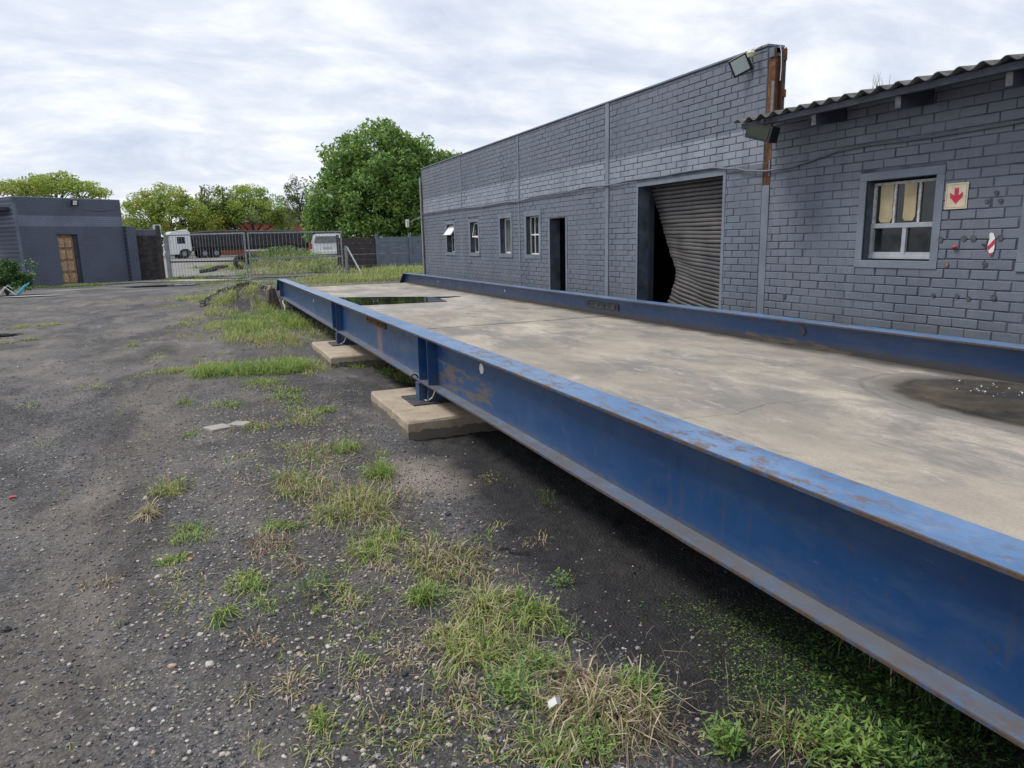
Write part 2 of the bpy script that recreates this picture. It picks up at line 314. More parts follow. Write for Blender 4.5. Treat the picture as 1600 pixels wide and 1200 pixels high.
hh = m.math('ADD', m.math('MULTIPLY', m.voro(85.), -.9), m.math('MULTIPLY', m.noise(160, 4, .7), .6)); m.bump(hh, .9, .010); M['ground'] = m.m
m = MT('dark_stone_chip', .5, 0, .5); m.color(m.ramp(m.rnd(), [(0., (.022, .023, .027)), (.5, (.060, .062, .070)), (.78, (.13, .13, .137)), (.93, (.24, .23, .22)), (1., (.40, .36, .31))])); M['chip'] = m.m
m = MT('pale_pebble', .7, 0, .35); c = m.ramp(m.rnd(), [(0., (.42, .38, .33)), (.35, (.30, .25, .20)), (.6, (.33, .20, .13)), (.85, (.50, .48, .44))]); c = m.mix(.4, c, m.ramp(m.noise(70, 4), [(.3, (.2, .17, .14)), (.7, (.6, .56, .5))])); m.color(c); M['pebble'] = m.m
def flat(name, c, rough=.6, metal=0, spec=.5): m = MT(name, rough, metal, spec); m.color(c); return m.m
M['stone_white'] = simple('white_stone', (.42, .385, .33), .7, var=.2, scale=40); M['stone_pink'] = simple('pink_stone', (.36, .25, .19), .7, var=.2, scale=40)
M['stone_orange'] = simple('orange_stone', (.30, .17, .09), .75, var=.25, scale=40); M['stone_black'] = simple('black_stone', (.025, .027, .032), .6, var=.4, scale=40, bump=.5)
def leafmat(name, a, b, trans=.35, rough=.55):
    m = MT(name, rough, 0, .35); c = m.mix(m.rnd(), a, b); m.color(c)
    t = m.n('ShaderNodeBsdfTranslucent'); m.l(c, t.inputs[0]); ms = m.n('ShaderNodeMixShader', ins={0: trans}); o = m.t.nodes['Material Output']
    m.l(m.b.outputs[0], ms.inputs[1]); m.l(t.outputs[0], ms.inputs[2]); m.l(ms.outputs[0], o.inputs[0]); return m.m
M['g1'] = leafmat('grass_bright', (.19, .31, .06), (.36, .46, .12)); M['g2'] = leafmat('grass_green', (.08, .15, .045), (.16, .25, .07))
M['g3'] = leafmat('grass_yellowing', (.29, .33, .09), (.46, .47, .17)); M['g4'] = leafmat('grass_straw', (.32, .25, .16), (.56, .47, .33), .2)
M['g5'] = leafmat('grass_dead', (.10, .075, .055), (.22, .16, .11), .15); M['weed'] = leafmat('weed_leaf', (.12, .22, .045), (.22, .35, .09)); M['weed_d'] = leafmat('weed_leaf_dark', (.025, .07, .02), (.06, .13, .035))
M['bloom'] = flat('yellow_bloom', (.7, .6, .1)); M['stem'] = flat('green_stem', (.12, .14, .05))
M['leaf_big'] = leafmat('broad_tree_leaf', (.10, .20, .045), (.24, .38, .11)); M['leaf_umb'] = leafmat('feathery_tree_leaf', (.22, .32, .05), (.42, .50, .11))
M['leaf_mid'] = leafmat('mid_tree_leaf', (.17, .28, .06), (.32, .44, .11)); M['leaf_dark'] = leafmat('dull_tree_leaf', (.09, .11, .06), (.17, .18, .10)); M['leaf_orange'] = leafmat('reddish_tree_bloom', (.32, .27, .05), (.42, .38, .07))
M['bark'] = simple('bark', (.055, .045, .04), .9, var=.4, scale=12, bump=.8)
m = MT('standing_water', .04, 0, .5); m.color(m.ramp(m.noise(3, 5), [(.35, (.012, .014, .012)), (.7, (.035, .035, .03))])); m.bump(m.noise(5, 2), .03, .002); M['water'] = m.m
m = MT('muddy_water', .06, 0, .35); m.color(m.ramp(m.noise(2.2, 6, .6), [(.38, (.03, .028, .024)), (.5, (.07, .058, .038)), (.65, (.12, .10, .07))])); m.rough(m.ramp(m.noise(6, 4), [(.4, .10), (.7, .45)])); m.bump(m.noise(30, 3), .15, .003)
dm = m.n('ShaderNodeVectorMath', operation='DISTANCE'); mq = m.n('ShaderNodeMapping', ins={3: (1, .62, 0)}); m.l(m.pos(), mq.inputs[0]); m.l(mq.outputs[0], dm.inputs[0]); dm.inputs[1].default_value = (4.28, 2.32*.62, 0)
da = m.ramp(m.math('ADD', dm.outputs['Value'], m.math('MULTIPLY', m.noise(5, 6, .65), .22)), [(.60, 1.), (.70, 0.)]); tb_ = m.n('ShaderNodeBsdfTransparent'); mz = m.n('ShaderNodeMixShader'); m.l(da, mz.inputs[0]); m.l(tb_.outputs[0], mz.inputs[1]); m.l(m.b.outputs[0], mz.inputs[2]); m.l(mz.outputs[0], m.t.nodes['Material Output'].inputs[0]); M['mud'] = m.m
M['foam'] = flat('foam', (.75, .75, .72), .4)
M['alu'] = simple('white_aluminium', (.38, .40, .43), .45, var=.15, scale=10); M['alu_dull'] = simple('chipped_window_paint', (.55, .55, .53), .7, var=.35, scale=30)
M['white'] = simple('white_paint', (.72, .72, .70), .5, var=.08, scale=6)
m = MT('window_glass', .06, 0, .6); m.color(m.ramp(m.noise(2.5, 4), [(.4, (.012, .015, .018)), (.7, (.04, .045, .05))])); m.rough(m.ramp(m.noise(5, 4), [(.4, .05), (.7, .25)])); M['glass'] = m.m
m = MT('frosted_glass', .35, 0, .5); m.color(m.ramp(m.noise(4, 4), [(.4, (.09, .10, .10)), (.7, (.17, .18, .18))])); M['frost'] = m.m
M['paper'] = simple('yellowed_paper', (.50, .42, .25), .8, var=.2, scale=7); M['interior'] = flat('dark_interior', (.035, .036, .042), .95)
m = MT('shutter_steel', .5, .3, .5); c = m.ramp(m.noise(3, 6, .6, stretch=(1, 1, .4)), [(.3, (.07, .066, .066)), (.7, (.135, .128, .125))]); c = m.mix(m.ramp(m.noise(9, 6, .7), [(.62, 0.), (.75, .6)]), c, (.07, .06, .055)); m.color(c); M['shutter'] = m.m
m = MT('asbestos_sheet', .9, 0, .2); c = m.ramp(m.noise(5, 7, .7), [(.3, (.06, .058, .06)), (.55, (.13, .13, .13)), (.8, (.22, .22, .21))]); m.color(c); m.bump(m.noise(40, 5), .6, .006); M['roof'] = m.m
M['fascia'] = simple('painted_timber', (.055, .062, .085), .7, var=.4, scale=8, bump=.4, bs=30); M['timber_raw'] = simple('weathered_timber_end', (.16, .16, .17), .85, var=.4, scale=20)
M['conduit'] = simple('grey_conduit', (.13, .14, .165), .55, var=.3, scale=4); M['black'] = simple('black_housing', (.012, .014, .013), .4, var=.3, scale=6); M['lens'] = flat('floodlight_lens', (.42, .48, .47), .2)
M['cream'] = simple('cream_sign', (.62, .53, .38), .5, var=.12, scale=14); M['red'] = simple('faded_red', (.50, .03, .06), .5, var=.2, scale=30)
M['creamy'] = simple('cream_plastic', (.62, .60, .42), .5); M['sheet'] = simple('grey_cladding', (.16, .165, .18), .6, var=.35, scale=12, metal=.3)
M['wood'] = simple('weathered_door_wood', (.22, .135, .075), .7, var=.55, scale=7, bump=.4); M['wood_l'] = simple('pale_door_panel', (.36, .25, .15), .7, var=.4, scale=9, bump=.4)
M['gate'] = simple('galvanised_gate', (.24, .255, .27), .5, metal=.2, var=.3, scale=8); M['gate_dark'] = simple('dark_gate_bar', (.06, .052, .055), .6, var=.3, scale=8)
M['fence'] = simple('painted_precast', (.13, .155, .20), .8, var=.15, scale=3, bump=.3); M['fence_b'] = simple('brown_precast', (.055, .045, .05), .85, var=.25, scale=3, bump=.3)
M['post_l'] = simple('concrete_post', (.24, .25, .27), .85, var=.25, scale=6)
M['block'] = simple('stained_block', (.055, .05, .048), .9, var=.5, scale=5, bump=.5); M['block_top'] = simple('painted_block', (.11, .125, .165), .8, var=.2, scale=5, bump=.4)
M['road'] = simple('worn_road', (.20, .19, .185), .9, var=.25, scale=.8, bump=.3); M['paleconc'] = simple('pale_concrete', (.30, .285, .26), .85, var=.3, scale=2.2, bump=.3)
M['redbrick'] = simple('orange_brickwork', (.33, .12, .07), .85, var=.3, scale=4); M['tile'] = simple('dark_roof_tile', (.07, .045, .04), .8, var=.3, scale=3)
M['tarp'] = simple('dark_trailer_tarp', (.025, .024, .028), .7, var=.5, scale=2, bump=.3); M['tyre'] = simple('tyre_rubber', (.018, .018, .019), .85, var=.3, scale=10); M['redlamp'] = flat('red_lamp', (.45, .03, .03), .3)
M['carpaint'] = flat('white_car_paint', (.70, .72, .74), .25); M['bluestrap'] = simple('blue_strap', (.12, .42, .60), .6); M['stump'] = simple('old_timber', (.10, .08, .068), .9, var=.4, scale=14, bump=.8); M['stain'] = simple('wall_fixing_stain', (.075, .078, .092), .8, var=.4, scale=30)
M['orangefix'] = simple('orange_patch', (.17, .12, .09), .85, var=.3, scale=30)

# ------------------------------------------------------------------ ground
def axis(knots):
    out = []
    for a, b, st in knots: out += list(np.arange(a, b, st))
    return np.array(out+[knots[-1][1]])
gx = axis([(-600, -60, 90), (-60, -12, 4), (-12, -4, .8), (-4, -1.6, .07), (-1.6, 2.6, .022), (2.6, 6.4, .1), (6.4, 30, 2), (30, 630, 100)])
gy = axis([(-60, -4, 8), (-4, 1, .6), (1., 4.6, .022), (4.6, 8, .045), (8, 14, .1), (14, 26, .22), (26, 60, 1), (60, 120, 6), (120, 1400, 160)])
X, Y = np.meshgrid(gx, gy); Z = gz(X, Y)
near = (1-sstep(7, 14, Y))*(1-sstep(3.5, 5, np.abs(X)))*sstep(.9, 1.2, Y)
Z = Z+near*((fbm(X*22, Y*22, 3, 31)-.5)*.016+(fbm(X*5, Y*5, 3, 41)-.5)*.03)
Zg, Xg, Yg = Z, gx, gy
nx, ny = len(gx), len(gy); idx = np.arange(nx*ny).reshape(ny, nx)
q = np.stack([idx[:-1, :-1], idx[:-1, 1:], idx[1:, 1:], idx[1:, :-1]], -1).reshape(-1, 4)
go = link('ground', fastmesh('ground', np.stack([X, Y, Z], -1), [q], [M['ground']], smooth=True)); tag(go, kind='structure')
def hz(x, y):
    """surface height by bilinear lookup in the ground sheet"""
    x = np.atleast_1d(np.asarray(x, float)); y = np.atleast_1d(np.asarray(y, float))
    i = np.clip(np.searchsorted(Xg, x)-1, 0, nx-2); j = np.clip(np.searchsorted(Yg, y)-1, 0, ny-2)
    fx = (x-Xg[i])/(Xg[i+1]-Xg[i]); fy = (y-Yg[j])/(Yg[j+1]-Yg[j])
    return Zg[j, i]*(1-fx)*(1-fy)+Zg[j, i+1]*fx*(1-fy)+Zg[j+1, i]*(1-fx)*fy+Zg[j+1, i+1]*fx*fy
def h1(x, y): return float(hz(x, y)[0])
def sheet(name, outline, mat, lift=.006, kind='structure', z=None, sub=0):
    """an irregular flat patch following the ground"""
    cx = sum(p[0] for p in outline)/len(outline); cy = sum(p[1] for p in outline)/len(outline); n = len(outline); vs = []; rings = 8
    for k in range(1, rings+1):
        for p in outline:
            a = k/rings; xx = cx+(p[0]-cx)*a; yy = cy+(p[1]-cy)*a; vs.append((xx, yy, (h1(xx, yy)+lift) if z is None else z))
    vs.append((cx, cy, (h1(cx, cy)+lift) if z is None else z)); c = len(vs)-1
    fs = [(k*n+i, k*n+(i+1) % n, (k+1)*n+(i+1) % n, (k+1)*n+i) for k in range(rings-1) for i in range(n)]; fs += [(c, i, (i+1) % n) for i in range(n)]
    me = bpy.data.meshes.new(name); me.from_pydata(vs, [], [f if True else f for f in fs]); me.materials.append(mat); me.update()
    o = link(name, me); tag(o, kind=kind); return o
def blob(cx, cy, rx, ry, n=40, jag=.25, seed=0, rot=0):
    out = []
    for i in range(n):
        a = 2*math.pi*i/n; r = 1+jag*(float(fbm(3+math.cos(a)*1.6, 3+math.sin(a)*1.6, 3, seed))-.5)*2
        x, y = rx*r*math.cos(a), ry*r*math.sin(a); out.append((cx+x*math.cos(rot)-y*math.sin(rot), cy+x*math.sin(rot)+y*math.cos(rot)))
    return out
# pale apron between gatehouse and gate, the road outside, puddles
sheet('pavement', [(-5.6, 33.6), (-4.0, 33.7), (-1.6, 34.8), (1.5, 32.3), (2.2, 33.1), (-1.2, 36.0), (-2.6, 36.0), (-4.5, 34.9)], M['paleconc'], .035)
rd = [(-40, 38.5), (-1.3, 38.5), (2.0, 37.6), (6.2, 37.2), (6.0, 39.0), (1.5, 40.5), (.4, 46), (6, 62), (40, 70), (40, 95), (-40, 95)]
me = bpy.data.meshes.new('road'); bands = []
vs = []; fs = []
ysr = np.linspace(37.6, 96, 30)
for i, yy in enumerate(ysr):
    xr = float(np.interp(yy, [37.6, 40, 44, 50, 60, 70, 96], [6.0, 2.4, .8, 1.5, 6, 14, 34])); xl = -34
    for k in range(13): xx = xl+(xr-xl)*k/12; vs.append((xx, yy, h1(xx, yy)+.03))
for i in range(29):
    for k in range(12): fs.append((i*13+k, i*13+k+1, (i+1)*13+k+1, (i+1)*13+k))
me.from_pydata(vs, [], fs); me.materials.append(M['road']); me.update(); o = link('road', me); tag(o, kind='structure')
sheet('puddle', blob(-.9, 30.4, 1.7, .45, seed=3, jag=.5), M['water'], .03)
sheet('puddle', blob(-3.45, 14.6, .45, .25, seed=6, jag=.5), M['water'], .02)
sheet('pavement', blob(-5.0, 26.9, .9, .22, seed=8, jag=.5), M['paleconc'], .03)

# ------------------------------------------------------------------ weighbridge
GB = .275; GT = .66   # lower flange top, upper flange top
wb = thing('weighbridge', (1.67, 8, 0), 0, 'long blue steel weighbridge with a stained concrete deck on low concrete pads', 'weighbridge')
def inv(o): o.matrix_parent_inverse = Matrix.Translation(-Vector(wb.location)); return o
def par(o, p=None): o.parent = p or wb; o.matrix_parent_inverse = (p or wb).matrix_world.inverted() if False else Matrix.Identity(4); return o
bpy.context.view_layer.update()
WL = Vector(wb.location)
def wbuild(mb, name, mats, parent, smooth=False):
    mb.v = [(v[0]-WL.x, v[1]-WL.y, v[2]-WL.z) for v in mb.v] if True else mb.v
    return mb.build(name, mats, parent, smooth)
def plate_long(x0, x1, y0, y1, z0, z1, wob=.0015, step=.12, seed=0, m_top=0, m_edge=1, taper=None):
    """a long thin plate whose edges are slightly worn and uneven"""
    ys = np.arange(y0, y1, step).tolist()+[y1]; mb = MB(); vs = []
    for i, yy in enumerate(ys):
        a = (float(vnoise(yy*4, seed, 1))-.5)*2*wob; b = (float(vnoise(yy*4, seed+9, 2))-.5)*2*wob; c = (float(fbm(yy*.5, seed+4, 2))-.5)*.006
        e = .003
        vs += [(x0+a, yy, z0+c), (x0+a, yy, z1-e+c), (x0+a+e, yy, z1+c), (x1+b-e, yy, z1+c), (x1+b, yy, z1-e+c), (x1+b, yy, z0+c)]
    mb.v = vs; n = 6
    for i in range(len(ys)-1):
        for k in range(n):
            mb.f.append((i*n+k, i*n+(k+1) % n, (i+1)*n+(k+1) % n, (i+1)*n+k)); mb.m.append(m_edge if k in (0, 1, 3, 4) else m_top)
    mb.f += [tuple(range(n))[::-1], tuple((len(ys)-1)*n+k for k in range(n))]; mb.m += [m_edge]*2
    return mb
def girder(x0, x1, yend, near):
    xc = (x0+x1)/2; y0 = -2.0
    web = MB(); ys = np.linspace(y0, yend, 120)
    for i, yy in enumerate(ys):
        bow = (float(fbm(yy*.6, 7.3+x0, 2))-.5)*.006; b = -.0+bow
        web.v += [(xc-.005+b, yy, GB), (xc-.005+b, yy, GT-.013), (xc+.005+b, yy, GT-.013), (xc+.005+b, yy, GB)]
    for i in range(len(ys)-1):
        for k in range(4): web.f.append((i*4+k, i*4+(k+1) % 4, (i+1)*4+(k+1) % 4, (i+1)*4+k)); web.m.append(0)
    g = wbuild(web, 'girder', M['web'], wb)
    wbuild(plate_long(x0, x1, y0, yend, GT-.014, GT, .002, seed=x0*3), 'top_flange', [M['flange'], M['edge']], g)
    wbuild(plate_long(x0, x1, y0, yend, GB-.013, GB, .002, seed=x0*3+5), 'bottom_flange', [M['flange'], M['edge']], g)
    # sloping end plate
    e = MB().prism([(yend+.002, GT), (yend+.002, GT-.03), (yend+.40, GB+.10), (yend+.42, GB+.12)], 'x', x0, x1); wbuild(e, 'end_plate', M['steel_dark'], g)
    wbuild(MB().prism([(yend, GT-.03), (yend, GB), (yend+.3, GB), (yend+.37, GB+.10)], 'x', xc-.005, xc+.005), 'end_web', M['web'], g)
    sg = -1 if near else 1
    for ys_ in ((5.42, 5.68, 9.62, 9.95, 17.0) if near else ()):
        xo = x0 if near else x1; a, b = sorted((xc+sg*.006, xo-sg*.006))
        wbuild(MB().box(a, b, ys_-.006, ys_+.006, GB+.001, GT-.015), 'stiffener', M['web'], g)
    def refl(y, z, r, mat):
        m_ = MB().cyl((xc-.009, y, z), 'x', r, .006, 20); wbuild(m_, 'reflector', mat, g)
    if near:
        refl(4.40, .563, .036, M['white']); refl(12.2, .50, .025, M['white'])
        sp = MB().box(xc-.019, xc-.006, 7.12, 8.0, .545, .625, bev=.003)
        for k in (7.2, 7.42, 7.7, 7.92): sp.cyl((xc-.024, k, .585), 'x', .014, .012, 6)
        wbuild(sp, 'splice_plate', M['rust'], g)
    else:
        refl(4.68, .565, .036, M['plate']); refl(11.4, .56, .02, M['white']); refl(15.2, .56, .02, M['white'])
        sp = MB().box(xc-.019, xc-.006, 7.70, 8.52, .505, .585, bev=.003)
        for k in (7.78, 8.04, 8.2, 8.45): sp.cyl((xc-.024, k, .545), 'x', .016, .014, 6)
        wbuild(sp, 'splice_plate', M['plate'], g)
    return g
gn = girder(1.580, 1.764, 17.3, True); gf = girder(4.70, 4.884, 17.9, False)
gn['label'] = 'near blue girder with paired stiffeners'; gf['label'] = 'far blue girder beside the building'
def slab(y0, y1):
    xs = np.linspace(1.68, 4.785, 40); ys = np.arange(y0, y1, .08).tolist()+[y1]; XX, YY = np.meshgrid(xs, ys)
    ZZ = .424+(fbm(XX*1.2, YY*1.2, 3, 77)-.5)*.008
    n, k = len(xs), len(ys); V = np.concatenate([np.stack([XX, YY, ZZ], -1).reshape(-1, 3), np.stack([XX, YY, ZZ*0+.285], -1).reshape(-1, 3)])
    i = np.arange(n*k).reshape(k, n); top = np.stack([i[:-1, :-1], i[:-1, 1:], i[1:, 1:], i[1:, :-1]], -1).reshape(-1, 4); bot = top[:, ::-1]+n*k
    def side(a): return np.stack([a[:-1], a[:-1]+n*k, a[1:]+n*k, a[1:]], -1)
    fc = [top, bot, side(i[0][::-1]), side(i[-1]), side(i[:, 0]), side(i[::-1, -1])]
    V = V-np.array(WL); o = link('deck_slab', fastmesh('deck_slab', V, fc, [M['deck']]), wb); return o
slab(-2, 7.885); slab(7.922, 17.75)
wbuild(MB().box(1.69, 4.78, 7.893, 7.914, .29, .395), 'joint_strip', M['rust'], wb)
for pts_, w_ in (([(1.9, 3.05), (2.3, 3.12), (2.65, 3.05), (3.0, 3.15), (3.3, 3.1)], .0015), ([(3.2, 7.6), (3.5, 7.2), (3.7, 7.25), (4.1, 6.8), (4.5, 6.7)], .002), ([(2.4, 10.8), (3.2, 10.7), (4.0, 10.9), (4.7, 10.8)], .004)):
    b = MB(); P_ = []
    for (xa, ya), (xb, yb) in zip(pts_[:-1], pts_[1:]):
        for t in np.linspace(0, 1, 8)[:-1]: P_.append((xa+(xb-xa)*t, ya+(yb-ya)*t+.02*(random.random()-.5)))
    for i, (xa, ya) in enumerate(P_): ww = w_*random.uniform(.4, 1.2); zz_ = .4265+float((fbm(xa*1.2, ya*1.2, 3, 77)-.5)*.008); b.v += [(xa, ya-ww, zz_), (xa, ya+ww, zz_)]
    for i in range(len(P_)-1): b.f.append((2*i, 2*i+2, 2*i+3, 2*i+1)); b.m.append(0)
    wbuild(b, 'crack', M['plate'], wb)
def pad(x0, x1, y0, y1, h, lab, seed):
    xs = [x0, x0+.012]+list(np.linspace(x0+.1, x1-.1, 7))+[x1-.012, x1]; ys = [y0, y0+.012]+list(np.linspace(y0+.08, y1-.08, 14))+[y1-.012, y1]; mb = MB()
    nX, nY = len(xs), len(ys); r = random.Random(seed)
    for j, yy in enumerate(ys):
        for i, xx in enumerate(xs):
            edge = (i in (0, nX-1)) or (j in (0, nY-1)); cut = .010*r.random()+.012 if edge else .003*r.random()
            wob = .010*(float(fbm(xx*6, yy*6, 2, seed))-.5) if edge else 0
            mb.v.append((xx+(wob if i in (0, nX-1) else 0), yy+(wob if j in (0, nY-1) else 0), h-cut+.004*math.sin(yy*3)))
    base = len(mb.v)
    per = [(i, 0) for i in range(nX)]+[(nX-1, j) for j in range(1, nY)]+[(i, nY-1) for i in range(nX-2, -1, -1)]+[(0, j) for j in range(nY-2, 0, -1)]
    for i, j in per: v = mb.v[j*nX+i]; mb.v.append((v[0]+.012*(r.random()-.5), v[1]+.012*(r.random()-.5), -.06))
    for j in range(nY-1):
        for i in range(nX-1): mb.f.append((j*nX+i, j*nX+i+1, (j+1)*nX+i+1, (j+1)*nX+i)); mb.m.append(0)
    P_ = len(per)
    for k in range(P_): a = per[k]; b = per[(k+1) % P_]; mb.f.append((a[1]*nX+a[0], base+k, base+(k+1) % P_, b[1]*nX+b[0])); mb.m.append(0)
    o = mb.build('concrete_pad', M['pad']); return tag(o, lab, 'concrete pad', 'concrete pads under the near girder')
pad(1.285, 2.15, 4.96, 6.24, .108, 'chipped sandy concrete pad nearest the camera under the blue girder', 3)
pad(1.29, 2.15, 8.42, 10.0, .105, 'second concrete pad under the blue girder, farther and partly in grass', 4)
def support(y):
    b = MB().box(1.56, 1.64, y-.05, y+.05, .112, .262, bev=.004); b.prism([(1.60, .112), (1.78, .112), (1.70, .262), (1.62, .262)], 'y', y-.14, y-.12); b.prism([(1.60, .112), (1.78, .112), (1.70, .262), (1.62, .262)], 'y', y+.10, y+.12)
    s = wbuild(b, 'support', M['steel_dark'], wb)
    wbuild(MB().box(1.47, 1.80, y-.19, y+.20, .104, .116, bev=.002), 'base_plate', M['plate'], s)
    cb_ = MB(); pts = [(1.66+.10*math.cos(a)*.4, y+.13+.03*math.sin(a*2), .235+.055*math.sin(a)) for a in np.linspace(0, 2*math.pi, 20)]
    pts = [(1.585-.028*math.sin(a), y+.17+.05*math.cos(a), .262+.045*math.sin(a-1.2)) for a in np.linspace(-.6, 4.4, 18)]
    wbuild(cb_.tube(pts, .0075, 6), 'cable_loop', M['black'], s, True)
    wbuild(MB().tube([(1.66, y-.19, .262), (1.645, y-.22, .22), (1.63, y-.20, .165), (1.61, y-.13, .122), (1.60, y-.05, .118)], .006, 6), 'pale_cable', M['creamy'], s, True)
support(5.66); support(9.55)
# old timber stump and cable at far end
st = thing('timber_stump', (1.42, 17.1, 0), 0, 'old grey splayed timber stump beside the far end of the blue girder', 'stump')
b = MB()
for dx_, tx, w in ((-.10, -.03, .045), (.02, .01, .05), (.13, .05, .04)): b.tube([(dx_, 0, -.05), (dx_*.6+tx*.4, .02, .2), (tx, .04, .46)], [w*1.25, w*1.05, w*.8], 7)
b.build('stump_body', M['stump'], st); MB().tube([(-.05, .05, .42), (0, .05, .53)], [.05, .035], 7).build('stump_tip', M['stone_pink'], st)
o = MB().tube([(1.62, 16.45, .27), (1.57, 16.4, .20), (1.6, 16.3, .10), (1.58, 16.2, .02)], .014, 6).build('hanging_cable', M['creamy'], None, True); tag(o, 'white cable hanging from the girder beside the timber stump', 'cable')

# water on the deck
def waterpatch(name, outline, z, mat, lab, cat):
    cx = sum(p[0] for p in outline)/len(outline); cy = sum(p[1] for p in outline)/len(outline)
    me = bpy.data.meshes.new(name); n = len(outline); me.from_pydata([(*p, z) for p in outline]+[(cx, cy, z)], [], [(i, (i+1) % n, n) for i in range(n)]); me.materials.append(mat); me.update()
    o = link(name, me); tag(o, kind='structure'); return o
pl = [(1.77+1.98*t, 11.75-.40*t+.12*float(fbm(t*6, 2, 3))) for t in np.linspace(0, 1, 20)]+[(3.80, 11.9), (3.86, 12.25), (4.02, 12.22), (4.3, 12.34), (4.32, 12.42), (4.0, 12.52), (3.8, 12.62)]+[(3.7-1.92*t, 12.75+1.25*t+.06*float(fbm(t*5, 9, 3))) for t in np.linspace(0, 1, 20)]
waterpatch('puddle', pl, .4305, M['water'], '', '')
pm = [p for p in blob(4.25, 2.30, .78, 1.2, 90, .1, 21)]; pm = [(min(p[0], 4.776), p[1]) for p in pm]
waterpatch('puddle', pm, .4300, M['mud'], '', '')
V = []; F = []
cc_ = [(4.5, 2.9), (4.42, 2.62), (4.3, 2.35), (4.38, 2.05), (4.55, 2.3), (4.3, 2.85)]
for k in range(75):
    while True:
        q_ = cc_[int(rng.integers(6))]; fx, fy = rng.normal(q_[0], .07), rng.normal(q_[1], .10)
        if abs(fx-4.5+(3.05-fy)*-.02) < .3 and ((fx-4.22)/.55)**2+((fy-2.3)/.9)**2 < 1: break
    r = .0018+.005*rng.random()**2; b0 = len(V)
    V += [(fx+r*math.cos(a), fy+r*1.3*math.sin(a), .4312) for a in np.linspace(0, 2*math.pi, 7)[:-1]]+[(fx, fy, .4312+r*.6)]
    F += [(b0+i, b0+(i+1) % 6, b0+6) for i in range(6)]
tag(link('foam', fastmesh('foam', V, [F], [M['foam']])), 'small white foam specks floating on the muddy deck puddle', 'foam', kind='stuff')

# ------------------------------------------------------------------ brick walls along the yard (plane x = 5.95)
WX = 5.95
def clip(rects, a, b, z0, z1):
    """segments of [a,b] at course z0..z1 not covered by any rect"""
    segs = [(a, b)]
    for r in rects:
        if r[2] < z1-.02 and r[3] > z0+.02:
            ns = []
            for s in segs:
                if r[1] <= s[0] or r[0] >= s[1]: ns.append(s)
                else:
                    if r[0]-s[0] > .02: ns.append((s[0], r[0]))
                    if s[1]-r[1] > .02: ns.append((r[1], s[1]))
            segs = ns
    return segs
def brick_mesh_data(y0, y1, z0, z1, d, jit=None):
    """brick face looking to -x; returns 8 verts: back ring inside wall, front ring with chamfer"""
    b = .004; xo = WX-d; xb = WX+.02
    j = jit if jit is not None else [0]*8
    return [(xb, y0, z0), (xb, y1, z0), (xb, y1, z1), (xb, y0, z1), (xo+.004, y0+j[0], z0+j[1]), (xo+.004, y1+j[2], z0+j[3]), (xo+.004, y1+j[4], z1+j[5]), (xo+.004, y0+j[6], z1+j[7]),
            (xo, y0+b+j[0], z0+b+j[1]), (xo, y1-b+j[2], z0+b+j[3]), (xo, y1-b+j[4], z1-b+j[5]), (xo, y0+b+j[6], z1-b+j[7])]
BF = [(0, 4, 5, 1), (1, 5, 6, 2), (2, 6, 7, 3), (3, 7, 4, 0), (4, 8, 9, 5), (5, 9, 10, 6), (6, 10, 11, 7), (7, 11, 8, 4), (8, 11, 10, 9)]
def brickwork(parent, y0, y1, z0, z1, rects, mat, nparts, zoff, rough_top=None):
    ch, bl, jt = .083, .232, .0085; bricks = []
    row = 0; z = z0
    while z < z1-.02:
        zt = min(z+ch-jt, z1)
        for k in range(int((y1-y0)/bl)+3):
            a = y0+(k-1)*bl+(bl/2 if row % 2 else 0)+float(hash2(np.array([row]), np.array([k]), 5)[0]-.5)*.012; b = a+bl-jt
            a = max(a, y0); b = min(b, y1)
            if b-a < .03: continue
            for s in clip(rects, a, b, z, zt):
                if s[1]-s[0] > .02: bricks.append((s[0], s[1], z, zt))
        z += ch; row += 1
    def score(br):
        d = math.dist((0, 0, EYE), (WX, (br[0]+br[1])/2, (br[2]+br[3])/2)); vis = br[3] > .42 and br[1] > 3.3
        return (0 if vis else 1, d)
    bricks.sort(key=score)
    V = []; nb = 0; cache = []
    for i, (a, b, c, d) in enumerate(bricks):
        yc, zc = (a+b)/2, (c+d)/2
        flat_ = float(fbm(yc*.9, zc*1.6, 3, 13)); dep = .0085+.003*(random.random()-.5)
        flat_ += .09*float(sstep(2.55, 2.8, zc))+.05*float(fbm(yc*3, zc*5, 2, 71)-.5)
        if flat_ > .50: dep = .0085*max(.28, 1-(flat_-.50)*8)
        jit = [random.uniform(-.0025, .0025) for _ in range(8)]
        v = brick_mesh_data(a, b, c, d, dep, jit)
        if i < nparts:
            L_ = Vector((WX, yc, zc)); full = abs((b-a)-(bl-jt)) < .02 and abs((d-c)-(ch-jt)) < .002
            key = None
            if full: v = brick_mesh_data(a, b, c, d, .0085, jit)
            if full and len(cache) >= 24: me = cache[random.randrange(24)]
            else:
                me = bpy.data.meshes.new('brick'); me.from_pydata([(p[0]-WX, p[1]-yc, p[2]-zc) for p in v], [], BF); me.materials.append(mat); me.update()
                if full: cache.append(me)
            o = bpy.data.objects.new('brick', me); COL.objects.link(o); o.parent = parent; o.location = L_-parent.location
            if full: o.location.x -= (dep-.0085)
        else:
            V.append(v)
    if V:
        V = np.array(V)-np.array(parent.location); n = len(V); F_ = (np.array(BF)[None]+np.arange(n)[:, None, None]*12).reshape(-1, 4)
        o = link('brickwork', fastmesh('brickwork', V.reshape(-1, 3), [F_], [mat]), parent); o['kind'] = 'stuff'
